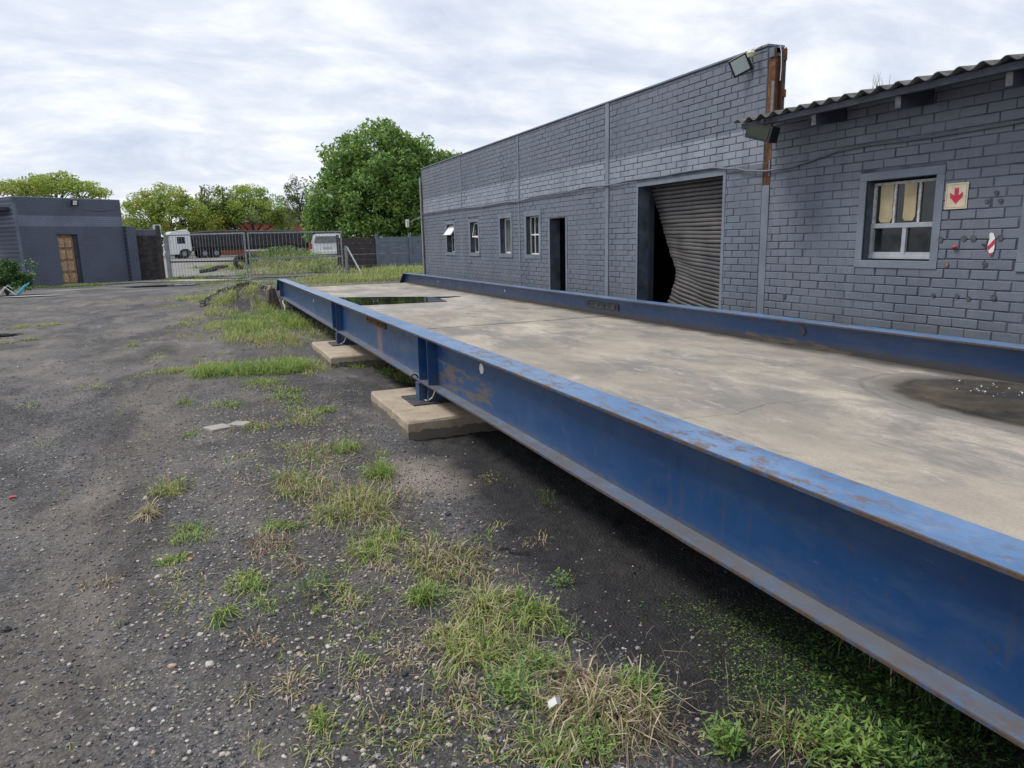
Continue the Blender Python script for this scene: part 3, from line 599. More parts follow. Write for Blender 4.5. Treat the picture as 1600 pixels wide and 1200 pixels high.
def wall_body(parent, y0, y1, z0, z1, holes, thick, mat, name='wall'):
    ys = sorted({y0, y1, *[h[0] for h in holes], *[h[1] for h in holes]}); mb = MB(); L_ = parent.location
    for a, b in zip(ys[:-1], ys[1:]):
        hs = sorted([h for h in holes if h[0] < b-1e-4 and h[1] > a+1e-4], key=lambda h: h[2]); zc = z0
        for h in hs+[None]:
            top = z1 if h is None else h[2]
            if top-zc > 1e-3: mb.box(WX-L_.x, WX+thick-L_.x, a-L_.y, b-L_.y, zc-L_.z, top-L_.z)
            if h is not None: zc = h[3]
    return mb.build(name, mat, parent)
def surround(parent, o, w=(.09, .09, .08, .09), proud=.013):
    """painted plaster band round an opening o=(y0,y1,z0,z1); w = y0 side, y1 side, bottom, top"""
    L_ = parent.location; mb = MB(); x0 = WX-proud-L_.x; x1 = WX+.01-L_.x; y0, y1, z0, z1 = o[0]-L_.y, o[1]-L_.y, o[2], o[3]
    mb.box(x0, x1, y0-w[0], y1+w[1], z1, z1+w[3], bev=.003); mb.box(x0-.004, x1, y0-w[0], y1+w[1], z0-w[2], z0, bev=.003)
    mb.box(x0, x1, y0-w[0], y0, z0+.001, z1-.001, bev=.003); mb.box(x0, x1, y1, y1+w[1], z0+.001, z1-.001, bev=.003)
    return mb.build('window_surround', M['plaster'], parent)
def ring(o, w): return (o[0]-w[0], o[1]+w[1], o[2]-w[2], o[3]+w[3])

# --- warehouse
wh = thing('warehouse', (WX, 13, 0), 0, 'long grey painted brick warehouse wall with a high parapet and pale band', 'building')
wins = [(17.39, 17.97, 1.15, 1.85), (15.68, 16.20, 1.15, 1.85), (13.78, 14.34, 1.14, 1.87), (12.41, 13.0, 1.13, 1.86)]
ws_ = [(.09, .10, .08, .08), (.09, .09, .08, .07), (.08, .08, .08, .10), (.08, .09, .08, .11)]
door = (11.34, 11.96, -.35, 1.785); roll = (7.20, 9.06, -.35, 2.125)
dsur = (.05, .05, 0, .05)
holes = wins+[door, roll]; rects = [ring(o, w) for o, w in zip(wins, ws_)]+[ring(door, (.055, .055, .0, .0)), (7.15, 9.10, -.4, 2.19)]
ptop = 3.43
piers = [(9.87, 9.99), (13.30, 13.37), (16.72, 16.78)]
wall_body(wh, 6.53, 20.05, -.4, ptop, holes, .20, M['mortar'])
brickwork(wh, 6.54, 20.04, -.35, ptop-.01, rects+[(a, b, -1, 9) for a, b in piers], M['brick'], 300, 0)
for o, w in zip(wins, ws_): surround(wh, o, w)
L_ = wh.location
for a, b, z_, zb_ in ((7.15, 7.20, -.35, 2.125), (9.06, 9.10, -.35, 2.125), (7.15, 9.10, 2.126, 2.19), (11.285, 11.34, -.35, 1.785), (11.96, 12.015, -.35, 1.785)): MB().box(-.0125, .01, a-13, b-13, z_, zb_, bev=.002).build('opening_trim', M['plaster'], wh)
for k, (a, b) in enumerate(piers):
    mb = MB().box(-.010 if k else -.016, .01, a+.012-13, b-.002-13, -.35, ptop-.004); mb.build('pilaster', M['plaster'], wh)
MB().box(-.022, .215, 6.52-13, 20.06-13, ptop, ptop+.025, bev=.004).build('coping', M['plaster'], wh)
# body behind: side wall, back, roof, dark interior
MB().box(.20, 9, 6.53-13, 6.73-13, -.4, 2.7).build('side_wall', M['gh'], wh)
MB().box(.203, 9, 19.85-13, 20.048-13, -.4, 3.3).build('side_wall', M['gh'], wh)
MB().box(8.8, 9.0, 6.74-13, 19.84-13, -.4, 2.7).build('side_wall', M['gh'], wh)
MB().box(.21, 9.1, 6.6-13, 19.84-13, 2.702, 2.78).build('roof', M['sheet'], wh)
MB().box(.22, 8.7, 6.75-13, 19.8-13, -.3, -.25).build('floor', M['interior'], wh)
MB().box(2.2, 2.25, 6.75-13, 19.8-13, -.25, 2.69).build('partition', M['interior'], wh)
MB().box(.22, 2.19, 11.0-13, 11.05-13, -.25, 2.69).build('partition', M['interior'], wh)
MB().box(.22, 2.19, 12.2-13, 12.25-13, -.25, 2.69).build('partition', M['interior'], wh)
MB().box(-.05, .06, 20.062-13, 20.14-13, -.4, 3.2).build('corner_post', M['post_l'], wh)
MB().tube([(-.03, 20.045-13, 0), (-.03, 20.045-13, 3.1)], .014, 6).build('rusty_pipe', M['orangefix'], wh)
# corner bracket with small camera box
cbk = thing('security_camera', (WX, 20.3, 2.1), 0, 'small pale camera box on a thin arm at the far wall corner', 'camera'); MB().tube([(0, -.15, .05), (-.35, .1, -.12)], .014, 6).build('arm', M['post_l'], cbk); MB().box(-.42, -.34, .06, .14, -.25, -.03, bev=.01).build('camera_body', M['white'], cbk)
# dark gaps at the movement joints
for a in (13.30, 16.72): MB().box(-.004, .0, a-.004-13, a+.010-13, -.3, ptop-.2).build('joint_gap', M['interior'], wh)

def win_frame(parent, o, xin, fr, mat, muntz=(), munty=(), glass='glass'):
    """outer frame, glass and bars set xin behind the wall face"""
    y0, y1, z0, z1 = o; L_ = parent.location; x0 = WX+xin-L_.x; y0 -= L_.y; y1 -= L_.y; z0 -= L_.z; z1 -= L_.z; mb = MB()
    mb.box(x0, x0+.04, y0, y0+fr, z0, z1, bev=.002); mb.box(x0, x0+.04, y1-fr, y1, z0, z1, bev=.002); mb.box(x0+.001, x0+.039, y0+fr, y1-fr, z0, z0+fr, bev=.002); mb.box(x0+.001, x0+.039, y0+fr, y1-fr, z1-fr, z1, bev=.002)
    w = mb.build('window_frame', mat, parent)
    for z in muntz: MB().box(x0+.004, x0+.034, y0+fr, y1-fr, z-L_.z-.013, z-L_.z+.013, bev=.002).build('transom', mat, w)
    for yy, za, zb in munty: MB().box(x0+.006, x0+.032, yy-L_.y-.009, yy-L_.y+.009, za-L_.z, zb-L_.z, bev=.002).build('glazing_bar', mat, w)
    MB().box(x0+.018, x0+.022, y0+fr-.002, y1-fr+.002, z0+fr-.002, z1-fr+.002).build('pane', M[glass], w); return w
w1 = win_frame(wh, wins[0], .12, .022, M['alu_dull'], (1.52,), ((17.62, 1.17, 1.5),)); w1['label'] = 'farthest small window with its white top sash pushed open'
w2 = win_frame(wh, wins[1], .10, .026, M['alu_dull'], (1.50,), ((15.93, 1.17, 1.49),)); w2['label'] = 'second farthest small window with papers in the upper light'
w3 = win_frame(wh, wins[2], .10, .035, M['white'], (), (), 'frost'); w3['label'] = 'third small window with one frosted pane'
w4 = win_frame(wh, wins[3], .08, .024, M['white'], (1.51,), ((12.62, 1.15, 1.84), (12.80, 1.15, 1.84))); w4['label'] = 'small window with slim white bars nearest the open doorway'
# open top sash on w1: hinged at top, swung outwards
sa = MB(); R_ = Matrix.Translation(Vector((.10, 17.68-13, 1.835))) @ Matrix.Rotation(math.radians(38), 4, 'Y')
sa.box(-.012, .012, -.28, .28, -.32, 0, M=R_, bev=.003); sa.build('open_sash', M['white'], wh)
sa = MB(); R_ = Matrix.Translation(Vector((.095, 15.93-13, 1.83))) @ Matrix.Rotation(math.radians(10), 4, 'Y')
sa.box(-.012, .0, -.24, -.215, -.33, 0, M=R_).box(-.012, .0, .215, .24, -.33, 0, M=R_).box(-.0125, .001, -.215, .215, -.33, -.30, M=R_).box(-.0125, .001, -.215, .215, -.025, 0, M=R_); sa.build('open_sash', M['white'], wh)
mb = MB().box(.15, .155, 15.99-13, 16.06-13, 1.54, 1.79, 0).box(.15, .155, 15.87-13, 15.95-13, 1.53, 1.78, 1).box(.15, .155, 15.72-13, 15.85-13, 1.52, 1.62, 1); mb.build('paper', [M['bluestrap'], M['white']], wh)
for k, o in enumerate(wins):
    mb = MB(); y0, y1, z0, z1 = o; mb.box(.26, .27, y0-.2-13, y1+.2-13, z0-.2, z1+.2); mb.build('dark_backing', M['interior'], wh)  # near-black sheet behind each window, its colour standing in for room shade
# something rusty inside the doorway
dv_ = thing('rusty_bracket', (6.5, 11.7, -.2), 0, 'rusty upright bracket standing just inside the open dark doorway', 'bracket'); MB().box(0, .03, 0, .03, 0, 1.3).build('upright', M['rust'], dv_); MB().tube([(-.05, -.1, .55), (-.05, -.1, .75)], [.11, .05], 10).build('drum', M['block'], dv_)

# roller shutter, slats pulled out of the left guide
sh = thing('roller_shutter', (6.15, 8.0, 0), 0, 'buckled grey roller shutter with its left side pulled out of the guide', 'roller shutter')
edge_z = [2.2, 2.0, 1.75, 1.4, 1.1, .85, .70, .55, .3, -.3]; edge_y = [9.06, 9.03, 8.93, 8.80, 8.66, 8.50, 8.46, 8.52, 8.62, 8.72]
nsl = 42; zt = 2.16; stepz = .0575
for k in range(nsl):
    zr = zt-k*stepz-stepz; t = k/(nsl-1); mb = MB(); n = 14
    lift = .20*sstep(.15, .75, t)
    ye = float(np.interp(zr+.12*t, edge_z[::-1], edge_y[::-1]))
    for i in range(n+1):
        s = i/n; yy = 7.19+(ye-7.19)*s; buck = .10*s**2*math.sin(min(1, t*1.2)*math.pi)*(1)+.012*math.sin(yy*9+k*.4)+.006*math.sin(k*1.9+yy*3)
        zl = zr+lift*s**1.4
        for u, x_ in ((0, .010), (.06, -.004), (.30, -.010), (.78, -.011), (.90, -.003), (1.0, .012)): mb.v.append((x_+buck, yy-8.0, zl+u*stepz))
    m6 = 6
    for i in range(n):
        for j in range(m6-1): mb.f.append((i*m6+j, (i+1)*m6+j, (i+1)*m6+j+1, i*m6+j+1)); mb.m.append(0)
    me = mb.mesh('shutter_slat', M['shutter'], True); o = link('shutter_slat', me, sh)
    md = o.modifiers.new('t', 'SOLIDIFY'); md.thickness = .002; md.offset = 1
MB().box(.0, .06, -.80, 1.06, 2.16, 2.40).build('shutter_box', M['shutter'], sh)
MB().box(-.02, .06, 1.03, 1.058, -.25, 2.12).build('guide_rail', M['plaster_dark'], sh); MB().box(-.02, .06, -.798, -.775, -.25, 2.12).build('guide_rail', M['plaster_dark'], sh)
# junk behind shutter
jk = MB()
for k in range(10):
    a = random.uniform(0, 6.28); x, y, z = random.uniform(.2, .6), random.uniform(.4, 1.0), random.uniform(-.2, .45)
    Mx = Matrix.Translation(Vector((x, y, z))) @ Matrix.Rotation(a, 4, 'Z') @ Matrix.Rotation(random.uniform(-.7, .7), 4, 'X'); jk.box(-.12, .12, -.2, .2, -.04, .04, M=Mx, bev=.01)
o = jk.build('junk_pile', M['block'], None, loc=(6.15, 8, 0)); tag(o, 'heap of dark scrap lying behind the buckled shutter', 'scrap heap')

# rusty column and cladding at the end of the parapet
cl = thing('rusty_column', (WX, 6.45, 0), 0, 'rusted steel corner column with torn cladding at the high end of the parapet', 'column')
b = MB(); b.box(.0, .012, 6.42-6.45, 6.52-6.45, -.3, 3.38); b.box(.012, .10, 6.465-6.45, 6.475-6.45, -.3, 3.37); b.box(.10, .112, 6.42-6.45, 6.52-6.45, -.3, 3.40)
b.build('column_steel', M['rust'], cl)
b = MB().box(-.012, -.001, -.035, .072, -.3, 1.95, bev=.003); b.build('painted_cover', M['plaster'], cl)
b = MB().box(-.0135, -.002, -.034, .0, 2.62, 3.05).box(-.0135, -.002, -.034, -.01, 2.05, 2.22); b.build('peeling_paint', M['timber_raw'], cl)
for i in range(4):
    pass
b = MB(); ysn = np.linspace(.112, .20, 22)
for i, xx in enumerate(ysn):
    yy = .02+.012*math.sin((xx-.112)*150); b.v += [(xx, yy, 2.75+.02*math.sin(i)), (xx, yy, 3.41+.015*math.sin(i*1.7))]
for i in range(21): b.f.append((2*i, 2*i+2, 2*i+3, 2*i+1)); b.m.append(0)
o = b.build('cladding_sheet', M['sheet'], cl); md = o.modifiers.new('t', 'SOLIDIFY'); md.thickness = .003
MB().box(.11, .20, .0, .05, 2.90, 2.98).box(.105, .19, .0, .05, 3.28, 3.40).build('cladding_rail', M['rust'], cl)
b = MB(); 
for k in range(5): b.box(.0-.02+k*.02, .03+k*.018, -.02, .05, 3.30+.02*k % .05, 3.395+.012*random.random(), bev=.006)
b.build('broken_mortar', M['block_top'], cl)
# flood light and sensor
fl = thing('floodlight', (WX-.10, 6.86, 3.30), 0, 'square floodlight with a black rim tilted on the parapet wall', 'floodlight')
fl.rotation_euler = (math.radians(-20), math.radians(-16), math.radians(34))
MB().box(-.02, .02, -.11, .11, -.10, .10, bev=.006).build('housing', M['black'], fl); MB().box(-.024, -.021, -.088, .088, -.078, .078).build('lens', M['lens'], fl); MB().tube([(.02, 0, 0), (.06, -.01, .02), (.09, -.02, .04)], .012, 6).build('bracket', M['black'], fl)
cs = thing('cream_sensor', (WX-.05, 6.70, 3.39), 0, 'round cream security sensor above the tilted floodlight', 'sensor')
MB().tube([(-.05, 0, -.04), (-.05, 0, 0), (-.05, 0, .03)], [.035, .05, .03], 12).build('sensor_head', M['creamy'], cs, True); MB().tube([(-.04, -.02, .02), (.0, -.05, .05), (.04, -.09, .07)], .008, 6).build('sensor_arm', M['white'], cs, True)
o = MB().tube([(WX+.03, 6.40, 3.42), (WX+.05, 6.395, 3.35), (WX+.055, 6.39, 3.2), (WX+.05, 6.39, 3.05)], .005, 6).build('loose_wire', M['white'], None, True); tag(o, 'loose white wire dangling down the rusty column', 'wire')

# --- annex
an = thing('annex', (WX, 4.5, 0), 0, 'low grey brick office annex with a corrugated roof and exposed rafters', 'building')
awins = [(4.40, 5.12, 1.14, 1.885), (2.86, 3.58, 1.14, 1.885)]; aw = (.075, .075, .07, .075); atop = 2.72
wall_body(an, 1.0, 6.415, -.4, atop, awins, .20, M['mortar'])
brickwork(an, 1.01, 6.412, -.35+.02, atop-.01, [ring(o, aw) for o in awins], M['brick_annex'], 300, .02)
for o in awins: surround(an, o, aw)
MB().box(.2, 6, 1.0-4.5, 1.2-4.5, -.4, 2.6).build('side_wall', M['gh'], an); MB().box(.22, 5.9, 1.25-4.5, 6.38-4.5, -.3, -.25).build('floor', M['interior'], an); MB().box(2, 2.05, 1.25-4.5, 6.3-4.5, -.2, 2.7).build('partition', M['interior'], an)
for o in awins:
    y0, y1, z0, z1 = o; ya, yb = y0-4.5, y1-4.5; zt_ = 1.485; f = MB(); x0 = .10
    f.box(x0, x0+.045, ya, ya+.022, zt_, z1-.02, bev=.002); f.box(x0, x0+.045, yb-.026, yb, zt_, z1-.02, bev=.002); f.box(x0+.001, x0+.044, ya+.022, yb-.026, z1-.045, z1-.02, bev=.002)
    wf = f.build('window_frame', M['alu_dull'], an); f = MB()
    f.box(x0-.012, x0+.05, ya, yb, zt_-.045, zt_, bev=.003); f.box(x0-.016, x0+.051, ya, yb, z0+.012, z0+.05, bev=.003); f.box(x0-.01, x0+.049, ya, ya+.02, z0+.05, zt_-.045, bev=.002); f.box(x0-.01, x0+.049, yb-.03, yb, z0+.05, zt_-.045, bev=.002); f.box(x0-.008, x0+.047, ya+.335, ya+.375, z0+.05, zt_-.045, bev=.002)
    f.box(x0-.004, x0+.03, ya+.02, ya+.335, z0+.05, z0+.075, bev=.002).box(x0-.004, x0+.03, ya+.375, yb-.03, z0+.05, z0+.075, bev=.002)
    f.build('sliding_frame', M['alu'], an)
    for k in (.235, .49): MB().box(x0+.005, x0+.035, ya+k-.011, ya+k+.011, zt_, z1-.045, bev=.002).build('mullion', M['alu_dull'], an)
    MB().box(x0+.02, x0+.024, ya+.02, yb-.026, zt_, z1-.04).build('pane', M['glass'], wf); MB().box(x0+.02, x0+.024, ya+.02, yb-.03, z0+.05, zt_-.04).build('pane', M['glass'], wf)
    MB().box(x0+.05, x0+.06, ya-.0, yb, z0-.0, z1).build('dark_backing', M['interior'], an)  # dark sheet behind the glass, the unlit room painted as its colour
y0 = 4.40-4.5
for (a, b, zb) in ((.275, .40, 1.505), (.515, .655, 1.495)):
    pm_ = MB().prism([(y0+a, 1.845), (y0+b, 1.85), (y0+b-.004, 1.63), (y0+b, zb+.03), (y0+b-.02, zb), (y0+a+.02, zb-.002), (y0+a-.003, zb+.04)], 'x', .112, .1175); pm_.build('paper', M['paper'], an)
# roof: corrugated sheet, fascia, rafters
rf = MB(); XO = 5.45; slope = math.tan(math.radians(7)); ysr = np.arange(1.0, 6.47, .0177/1.0*1); n = len(ysr)
rx = [XO, XO+.3, 8, 12]; zeave = 2.607
for yy in ysr:
    for xx in rx: rf.v.append((xx-WX, yy-4.5, zeave+(xx-XO)*slope+.022*math.sin(2*math.pi*yy/.177)))
for i in range(n-1):
    for k in range(3): rf.f.append((i*4+k, i*4+k+1, (i+1)*4+k+1, (i+1)*4+k)); rf.m.append(0)
o = rf.build('corrugated_roof', M['roof'], an, True); md = o.modifiers.new('t', 'SOLIDIFY'); md.thickness = .008
MB().box(5.50-WX, 5.55-WX, 1.0-4.5, 6.40-4.5, 2.525, 2.582, bev=.003).build('fascia_beam', M['fascia'], an)
for k in range(6):
    yy = 5.44-.915*k+.0; Mx = Matrix.Translation(Vector((5.555-WX, yy-4.5, 2.43))) @ Matrix.Rotation(-math.radians(7), 4, 'Y')
    r_ = MB().box(.0, .45, -.028, .028, 0, .13, M=Mx, bev=.003).build('rafter', [M['fascia']], an)
    MB().box(-.004, -.0005, -.026, .026, .002, .128, M=Mx).build('rafter_end', M['timber_raw'], r_)
MB().box(.012, 5.9, 6.36-4.5, 6.41-4.5, 2.0, 2.66).build('gable_infill', M['gh'], an)
# box lamp under eave corner
bl = thing('box_lamp', (5.42, 6.03, 2.44), 0, 'black box lamp hanging under the corner of the corrugated eave', 'lamp')
bl.rotation_euler = (.26, 0, .12); MB().prism([(-.17, .075), (.17, .075), (.165, -.07), (-.165, -.08)], 'x', -.02, .10).build('lamp_body', M['black'], bl)
MB().prism([(-.14, .05), (.14, .05), (.135, -.045), (-.135, -.055)], 'x', -.024, -.0205).build('lamp_glass', simple('greenish_lamp_glass', (.018, .024, .012), .15), bl); MB().box(.0, .02, -.02, .02, .09, .13).build('lamp_bracket', M['black'], bl)
# conduit
pts = [(20.0, 2.205), (18.5, 2.20), (16.8, 2.20), (15.2, 2.17), (14.2, 2.19), (13.3, 2.17), (12.4, 2.215), (11.4, 2.20), (10.6, 2.235), (9.9, 2.215), (9.2, 2.235), (8.5, 2.225), (7.84, 2.235), (7.4, 2.23), (7.0, 2.185), (6.7, 2.13), (6.45, 2.105), (6.1, 2.11), (5.9, 2.135), (5.65, 2.175), (5.45, 2.205), (5.1, 2.215), (4.6, 2.205), (4.0, 2.21), (3.4, 2.225), (2.4, 2.22), (1.4, 2.22)]
P3 = []
for (a, za), (b, zb) in zip(pts[:-1], pts[1:]):
    for t in np.linspace(0, 1, 5)[:-1]: s = t*t*(3-2*t); P3.append((WX-.030, a+(b-a)*t, za+(zb-za)*s))
o = MB().tube(P3, .0115, 8).build('conduit', M['conduit'], None, True); tag(o, 'thin grey conduit sagging along the whole brick frontage', 'conduit')
# sign with arrow
sg = thing('fire_arrow_sign', (WX-.014, 4.20, 1.69), 0, 'square cream sign with a red arrow pointing down beside the office window', 'sign')
MB().box(-.004, 0, -.098, .098, -.108, .108, bev=.001).build('sign_board', M['cream'], sg)
MB().prism([(.018, .066), (.018, .004), (.056, .030), (.056, -.008), (0, -.066), (-.056, -.008), (-.056, .030), (-.018, .004), (-.018, .066)], 'x', -.006, -.0045).build('arrow', M['red'], sg)
b = MB(); w_ = .0018
for a, c, d, e_ in ((-.086, -.084, -.095, .095), (.084, .086, -.095, .095), (-.084, .084, .093, .095), (-.084, .084, -.095, -.093)): b.box(-.0052, -.0042, a, c, d, e_)
b.build('sign_border', M['orangefix'], sg)
# chevron hanging piece
cv = thing('chevron_scrap', (WX-.016, 3.865, 1.285), 0, 'torn red and white striped strip hanging on the wall near the right window', 'sign')
out = [(.008, .095), (-.012, .09), (-.028, .055), (-.034, .01), (-.03, -.05), (-.018, -.085), (-.004, -.092), (.012, -.055), (.020, -.05), (.028, -.02), (.014, .04), (.018, .075), (.022, .08)]
MB().prism(out[::-1], 'x', -.004, 0).build('strip', M['white'], cv)
MB().prism([(-.029, .045), (-.034, .005), (.017, -.050), (.027, -.02)], 'x', -.0055, -.0045).build('stripe', M['red'], cv); MB().prism([(-.027, -.062), (-.018, -.084), (-.004, -.091), (.006, -.072)], 'x', -.0055, -.0045).build('stripe', M['red'], cv)
o = MB().tube([(WX-.02, 4.19, 1.27), (WX-.028, 4.17, 1.262), (WX-.03, 4.14, 1.272)], [.012, .014, .006], 7).build('red_wall_plug', M['red']); tag(o, 'small broken red fitting on the wall below the arrow sign', 'wall fitting')
o = MB().tube([(WX-.02, 3.93, 1.285), (WX-.03, 3.92, 1.284), (WX-.03, 3.895, 1.284)], [.010, .010, .006], 7).build('black_hook', M['black']); tag(o, 'small black hook left of the striped strip', 'hook')
discs = [(4.235, 1.115, .024, 'orangefix', 'round rusty patch low right of the office window'), (4.31, 1.33, .024, 'stain', 'dark round plug touching the window surround edge'), (4.10, 1.335, .024, 'stain', 'dark round plug left of the pair above the red fitting'), (4.02, 1.335, .026, 'stain', 'dark round plug right of the pair above the red fitting'), (3.80, 1.335, .024, 'stain', 'dark round plug right of the striped strip'),
         (3.90, 1.125, .023, 'stain', 'dark round plug under the striped strip'), (3.94, 1.63, .018, 'stain', 'ring shaped plug right of the arrow sign, lower left of three'), (3.83, 1.63, .018, 'stain', 'plug right of the arrow sign, lower right of three'), (3.87, 1.695, .018, 'stain', 'plug right of the arrow sign, uppermost of three'),
         (4.33, .845, .020, 'stain', 'dark plug low on the wall, leftmost of the low row'), (4.11, .85, .020, 'stain', 'dark plug second in the low row under the sign'), (4.01, .835, .021, 'stain', 'dark plug third in the low row under the sign'), (3.80, .86, .024, 'stain', 'dark plug rightmost in the low row'), (6.1, .73, .024, 'stain', 'dark plug low on the wall right of the rusty column')]
for y_, z_, r_, mm_, lb in discs: o = MB().cyl((WX-.0125, y_, z_), 'x', r_, .006, 14).build('wall_plug', M[mm_]); tag(o, lb, 'wall plug', 'round plugs and patches on the annex wall')
# twigs growing on the roof
tw = MB()
for k in range(9):
    a = random.uniform(-.5, .5); y_ = 4.95+random.uniform(-.13, .13); tw.tube([(5.8, y_, 2.66), (5.8+.02*a, y_+a*.04, 2.72), (5.8, y_+a*.12, 2.76+random.random()*.07)], [.003, .002, .0008], 4)
o = tw.build('roof_twigs', M['g5']); tag(o, 'thin dry twigs sprouting on the corrugated roof', 'twigs')

# ------------------------------------------------------------------ gatehouse, left
gA = Vector((-6.50, 33.85, 0)); gB = Vector((-2.98, 36.15, 0)); gd = gB-gA; gl = gd.length; ga = math.atan2(gd.y, gd.x)
gh = thing('gatehouse', gA, ga, 'low flat roofed grey brick gatehouse with a wooden door by the gate', 'building')
GHH = 3.5; dpos = (G(107, 441), G(131, 440))
# local frame: x along the front, y into the building
dx0, dx1, dzt = 1.45, 2.25, 2.08
w = MB(); w.box(0, dx0, 0, .22, -.1, GHH); w.box(dx1, gl, 0, .22, -.1, GHH); w.box(dx0, dx1, 0, .22, dzt, GHH); w.box(0, .22, .221, 5, -.1, GHH); w.box(gl-.22, gl, .221, 5, -.1, GHH); w.box(.221, gl-.221, 4.78, 5, -.1, GHH); w.build('wall', M['gh'], gh)
MB().box(-.0, gl, .0, 5, GHH+.001, GHH+.05, bev=.01).build('roof', M['plaster'], gh)
dr = MB().box(dx0+.01, dx1-.16, .12, .16, .03, dzt-.02).build('door', M['wood'], gh)
for r_ in range(4):
    for c_ in range(2):
        xa = dx0+.05+c_*.28; za = .12+r_*.48; MB().box(xa, xa+.22, .105, .1195, za, za+.38, bev=.008).build('panel', M['wood_l'], dr)
MB().box(dx1-.15, dx1-.002, .08, .17, .03, dzt-.002).build('door_frame', M['plaster_dark'], gh); MB().box(dx0-.1, dx1+.05, -.25, -.001, -.05, .06, bev=.01).build('step', M['paleconc'], gh)
MB().box(dx0+.01, dx1-.01, .17, .2, .03, dzt-.01).build('dark_infill', M['interior'], gh)
MB().prism([(gl*.62, 3.07), (gl*.84, 3.03), (gl*.84, 3.10), (gl*.98, 3.09), (gl*.98, 3.075), (gl*.845, 3.085), (gl*.845, 3.01), (gl*.62, 3.055)], 'y', -.004, .001).build('crack', M['interior'], gh)
cn = MB().box(-.9, -.001, .3, 2.4, 3.02, 3.14).build('canopy', M['plaster_dark'], gh)
MB().box(-.01, .10, -.02, .01, -.1, 3.3).build('corner_pipe', M['fence'], gh)
f2 = thing('floodlight', gA+gd*.53+Vector((.10, -.16, 3.36)), ga, 'small floodlight above the gatehouse door at roof level', 'floodlight'); MB().box(-.13, .13, -.03, .03, -.14, .14, bev=.01, M=Matrix.Rotation(.4, 4, 'X')).build('housing', M['black'], f2); MB().box(-.08, .08, -.036, -.031, -.09, .10, M=Matrix.Rotation(.4, 4, 'X')).build('lens', M['white'], f2); MB().box(-.02, .02, .02, .15, .0, .04).build('bracket', M['black'], f2)
o = MB().box(0, .42, -.22, .40, -.1, 2.42, bev=.02).build('brick_pier', M['gh'], None, loc=gB+Vector((.0, .05, 0)), rot=(0, 0, ga)); tag(o, 'grey brick pier standing against the gatehouse corner', 'pier')
# block wall between gatehouse and gate: blocks as pieces
bw = thing('block_wall', (-2.95, 36.62, 0), 0, 'short dark stained block wall with a lighter top strip by the gate', 'wall')
MB().box(0, 1.41, .02, .16, -.1, 2.26).build('wall_core', M['mortar'], bw)
for r_ in range(9):
    for c_ in range(5):
        xa = c_*.36-(.18 if r_ % 2 else 0); xb = min(xa+.35, 1.41); xa = max(xa, 0)
        if xb-xa < .05: continue
        MB().box(xa, xb, .0-.006*random.random(), .05, r_*.22+.005, r_*.22+.21, bev=.006).build('block', M['block'], bw)
MB().box(-.01, 1.42, -.008, .165, 2.0, 2.28, bev=.01).build('top_strip', M['block_top'], bw)
o = MB().box(-.09, .09, -.09, .09, -.1, 2.45, bev=.015).build('gate_post', M['block'], None, loc=(-1.62, 36.3, 0)); tag(o, 'dark concrete post at the left end of the gate', 'post')
o = MB().box(-.05, .05, -.05, .05, -.1, 2.1, bev=.01).build('gate_post', M['post_l'], None, loc=(-1.36, 36.0, 0)); tag(o, 'slim pale post that carries the left gate leaf', 'post')
sb = thing('notice_board', (-1.90, 38.0, 0), 0, 'white framed notice board on a post behind the block wall', 'notice board')
MB().box(.0, .34, -.02, .02, 2.08, 2.52, bev=.01).build('board_frame', M['white'], sb); MB().box(.10, .25, -.026, -.021, 2.10, 2.40).build('board_panel', M['fence'], sb); MB().tube([(.17, 0, 0), (.17, 0, 2.08)], .04, 8).build('post', M['post_l'], sb)

# gate leaves
def gate_leaf(p0, p1, h, midz, lab, mats):
    p0 = Vector(p0); p1 = Vector(p1); d = p1-p0; L = d.length; t = thing('gate_leaf', p0, math.atan2(d.y, d.x), lab, 'gate', 'leaves of the yard gate')
    fr = MB(); fr.box(0, .06, -.03, .03, .02, h, bev=.005); fr.box(L-.06, L, -.03, .03, .02, h, bev=.005); fr.box(.061, L-.061, -.025, .025, h-.06, h, bev=.005); fr.build('gate_frame', M['gate'], t)
    MB().box(.061, L-.061, -.02, .02, .03, .08, bev=.004).build('bottom_rail', M['gate_dark'], t); MB().box(.061, L-.061, -.022, .022, midz, midz+.07, bev=.004).build('middle_rail', mats, t)
    n = int(L/.155); me = MB().tube([(0, -.001, .081), (0, -.001, h-.061)], .008, 5).mesh('bar', M['gate']); me2 = None
    for k in range(1, n): link('bar', me, t, loc=(k*L/n, 0, 0))
    return t
gate_leaf((-1.28, 35.95, 0), (1.86, 33.35, 0), 2.02, .78, 'left leaf of the barred steel yard gate hanging by the pale post', M['gate_dark'])
gate_leaf((1.96, 33.30, 0), (5.98, 33.25, 0), 2.02, .86, 'right leaf of the barred steel yard gate meeting the far fence', M['gate'])
o = MB().box(-.05, .05, -.05, .05, -.1, 1.35, bev=.01).build('gate_post', M['gate'], None, loc=(6.15, 33.3, 0)); tag(o, 'short steel post at the right end of the gate', 'post')
o = MB().tube([(6.2, 33.3, 1.30), (6.75, 32.9, 0)], .035, 8).build('brace_pole', M['white']); tag(o, 'white slanting brace pole at the right end of the gate', 'pole')
o = MB().box(-.07, .07, -.07, .07, -.1, 1.2, bev=.01).build('post', M['gate_dark'], None, loc=(6.32, 34.2, 0)); tag(o, 'thick dark post standing just behind the slanting brace pole', 'post')
